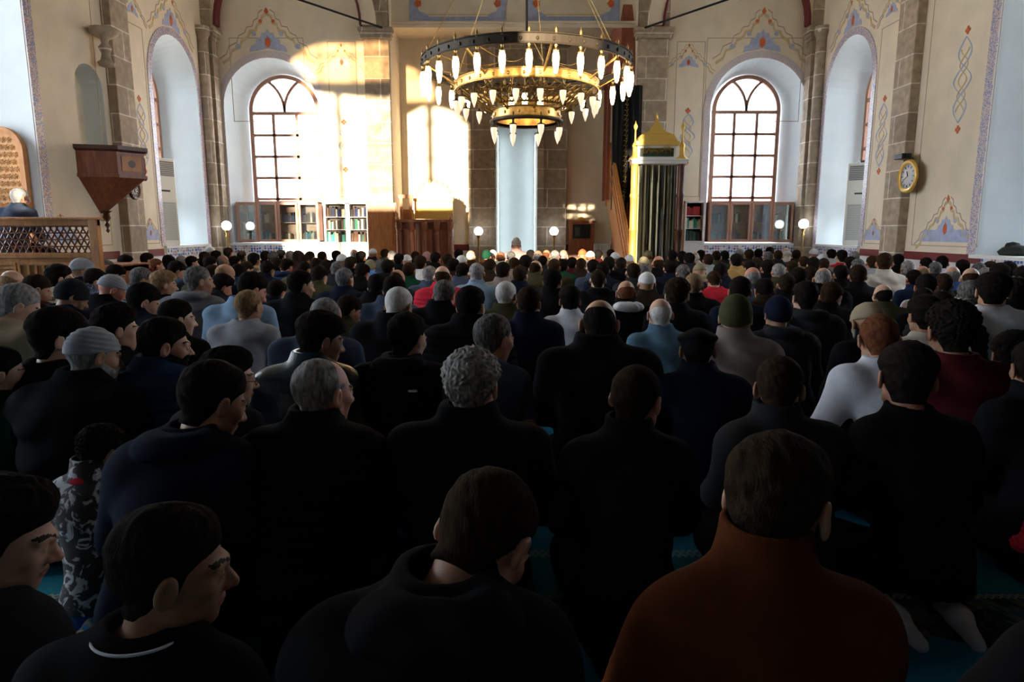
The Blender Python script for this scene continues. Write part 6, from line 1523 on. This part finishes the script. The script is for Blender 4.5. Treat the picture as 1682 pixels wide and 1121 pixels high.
 (1105, 412, 14, 15, 14, 'black', 'cut', None, 'darkbrown', 'coat'), (1177, 412, 14, 15, 14, 'dark', 'short', None, 'olive', 'coat'), (1215, 409, 14, 15, 14, 'grey', 'short', None, 'charcoal', 'coat'), (1246, 409, 13, 15, 14, 'black', 'cut', None, 'black', 'coat'), (1278, 411, 14, 15, 14, 'brown', 'short', None, 'charcoal', 'coat'), (1308, 410, 14, 15, 14, 'dark', 'short', None, 'brown', 'coat'),
]
SECT = [(165, 'by the carved enclosure'), (250, 'below the wall pulpit'), (365, 'below left side niche'), (450, 'under left window, left half'), (535, 'under left window, right half'), (604, 'below the white bookcase'), (655, 'below the tall cupboard'), (760, 'below the preacher\'s chair'), (815, 'below lamp left of mihrab'), (885, 'below blue mihrab'), (935, 'below lamp right of mihrab'), (1035, 'below the pulpit stair'), (1120, 'below the striped curtain'), (1165, 'below the narrow bookcase'), (1240, 'under right window, left half'), (1305, 'under right window, right half'), (1345, 'below right corner lamp'), (1430, 'below right air conditioner'), (1515, 'below the wall clock'), (1612, 'below right painted panel'), (9999, 'at the right edge')]
DEPTH = [(4.6, 'near rows'), (6.6, 'middle rows'), (9.0, 'far rows'), (99, 'last rows')]
SNAME = {'bald': 'balding {} head', 'receding': 'receding {} hair', 'curly': 'curly {} hair', 'full': 'thick {} hair', 'fade': 'faded {} haircut', 'short': 'short {} hair', 'cut': '{} hair', 'buzz': 'cropped {} hair'}
ORD = ('', 'leftmost', 'second from left', 'third from left', 'fourth from left', 'fifth from left', 'sixth from left')
recs = []
for c in CROWD:
    px, top, w, yaw, pitch, hc, hs, cap, gc, gk = c
    zz, h = depth_of(top, w)
    if px < 176 and zz > 7.2: zz = 6.95 - (px % 5) * .06
    recs.append([px, zz, c])
# keep neighbours apart along the depth
recs.sort(key=lambda r: r[1])
for it in range(50):
    for i in range(len(recs)):
        for j in range(i + 1, len(recs)):
            a, b = recs[i], recs[j]; xa, xb = (a[0] - 841) / F * a[1], (b[0] - 841) / F * b[1]
            if abs(xa - xb) < .45 and abs(a[1] - b[1]) < .56:
                k = (.56 - abs(a[1] - b[1])) / 2 * .5; s_ = 1 if b[1] >= a[1] else -1; a[1] -= s_ * k * .6; b[1] += s_ * k
                b[1] = min(b[1], 14.5); a[1] = min(a[1], 14.5)
for r in recs:
    if r[0] < 176: r[1] = min(r[1], 7.0)
    v = (560.5 - r[2][1]) / F; tn = -(-SP + v * CP) / (CP + v * SP); h = CH - tn * r[1]
    if h < .70: r[1] = (CH - .70) / tn
    if h > 1.10: r[1] = (CH - 1.10) / max(tn, .01)
def desc(c):
    px, top, w, yaw, pitch, hc, hs, cap, gc, gk = c
    hd = SNAME[hs].format(HNAME[hc]) if not cap else '%s %s' % (CNAME[cap[1]], {'skullcap': 'skullcap', 'beanie': 'knit cap', 'flatcap': 'flat cap', 'turban': 'turban'}[cap[0]])
    return 'person in %s %s, %s' % (CNAME[gc], KNAME[gk], hd)
def sect(px): return next(s for m_, s in SECT if px < m_)
keys = {}
for r in recs:
    d = desc(r[2]); full = d + ', ' + next(n for m_, n in DEPTH if r[1] < m_)
    r.append((d, full, full + ' ' + sect(r[0]))); 
cnt = [{}, {}, {}]
for r in recs:
    for i in range(3): cnt[i].setdefault(r[3][i], []).append(r)
for r in recs:
    if len(cnt[0][r[3][0]]) == 1: lab = r[3][0]
    elif len(cnt[1][r[3][1]]) == 1: lab = r[3][1]
    else:
        lab = r[3][2]; L = sorted(cnt[2][lab], key=lambda q: (q[0], q[1]))
        if len(L) > 1: lab = lab.replace('person in ', 'person in ') + ', ' + ORD[L.index(r) + 1]
    if len(lab.replace(',', '').split()) > 16: lab = lab.replace('with ', '').replace(' hair', '', 1) if len(lab.split()) > 16 else lab
    r.append(lab)
labs = {}
for px, zz, c, _, lab in recs:
    px, top, w, yaw, pitch, hc, hs, cap, gc, gk = c
    ex = ()
    if (px, top) == (1028, 460): ex = (('hood', 'offwhite'),)
    if (px, top) in ((655, 473),): ex = (('inner', 'white', .765),)
    if hs == 'short' and hc in ('grey', 'white') and px % 2: ex = (('beard', hc),) if zz < 7 else ex
    band = next(n for m_, n in DEPTH if zz < m_)
    wd = 1.0
    if (px, top) == (1632, 448): wd = 1.1
    person(px, top, w, yaw, pitch, hc, hs, cap, gc, gk, lab, z=zz, res='mid' if zz < 6.5 else 'far', wide=wd, extras=ex, group='people kneeling in the ' + band, skin=(px * 3 + top) % 4)
# imam before the niche and the person on the platform
person(848, 393, 15, 0, 8, 'grey', 'short', ('turban', 'offwhite'), 'pink', 'coat', 'person in a white and red turban before the blue mihrab niche', z=14.9, res='mid')
person(34, 309, 27, 30, 10, 'white', 'short', None, 'slate', 'shirt', 'white-haired person in a slate blue shirt raised behind the carved enclosure', z=8.5, res='mid', base=.88)
# patterned scarf crumpled on the carpet
m = MB(); r = random.Random(5); g = 26
vs = []; 
for i in range(g):
    for j in range(g):
        u, v = i / (g - 1) - .5, j / (g - 1) - .5; e = max(0, 1 - (u * u + v * v) * 3.6)
        vs.append((u * .26, v * .20, .003 + .075 * e * (.7 + .3 * math.sin(17 * u + 5 * v) * math.cos(13 * v - 6 * u))))
m.add(vs, [(i * g + j, (i + 1) * g + j, (i + 1) * g + j + 1, i * g + j + 1) for i in range(g - 1) for j in range(g - 1)], 0, True)
blot_mat('scarf', (.008, .007, .006), (.09, .07, .055), 40, .58)
sx_, sz_ = 1.42, 0
sc_ = m.build('scarf', CLOTH['scarf'], loc=(1.52, 2.02, 0), rz=-.5); sc_.modifiers.new('thick', 'SOLIDIFY').thickness = .004
props(sc_, 'black patterned scarf crumpled on the carpet beside the white socks', 'scarf')
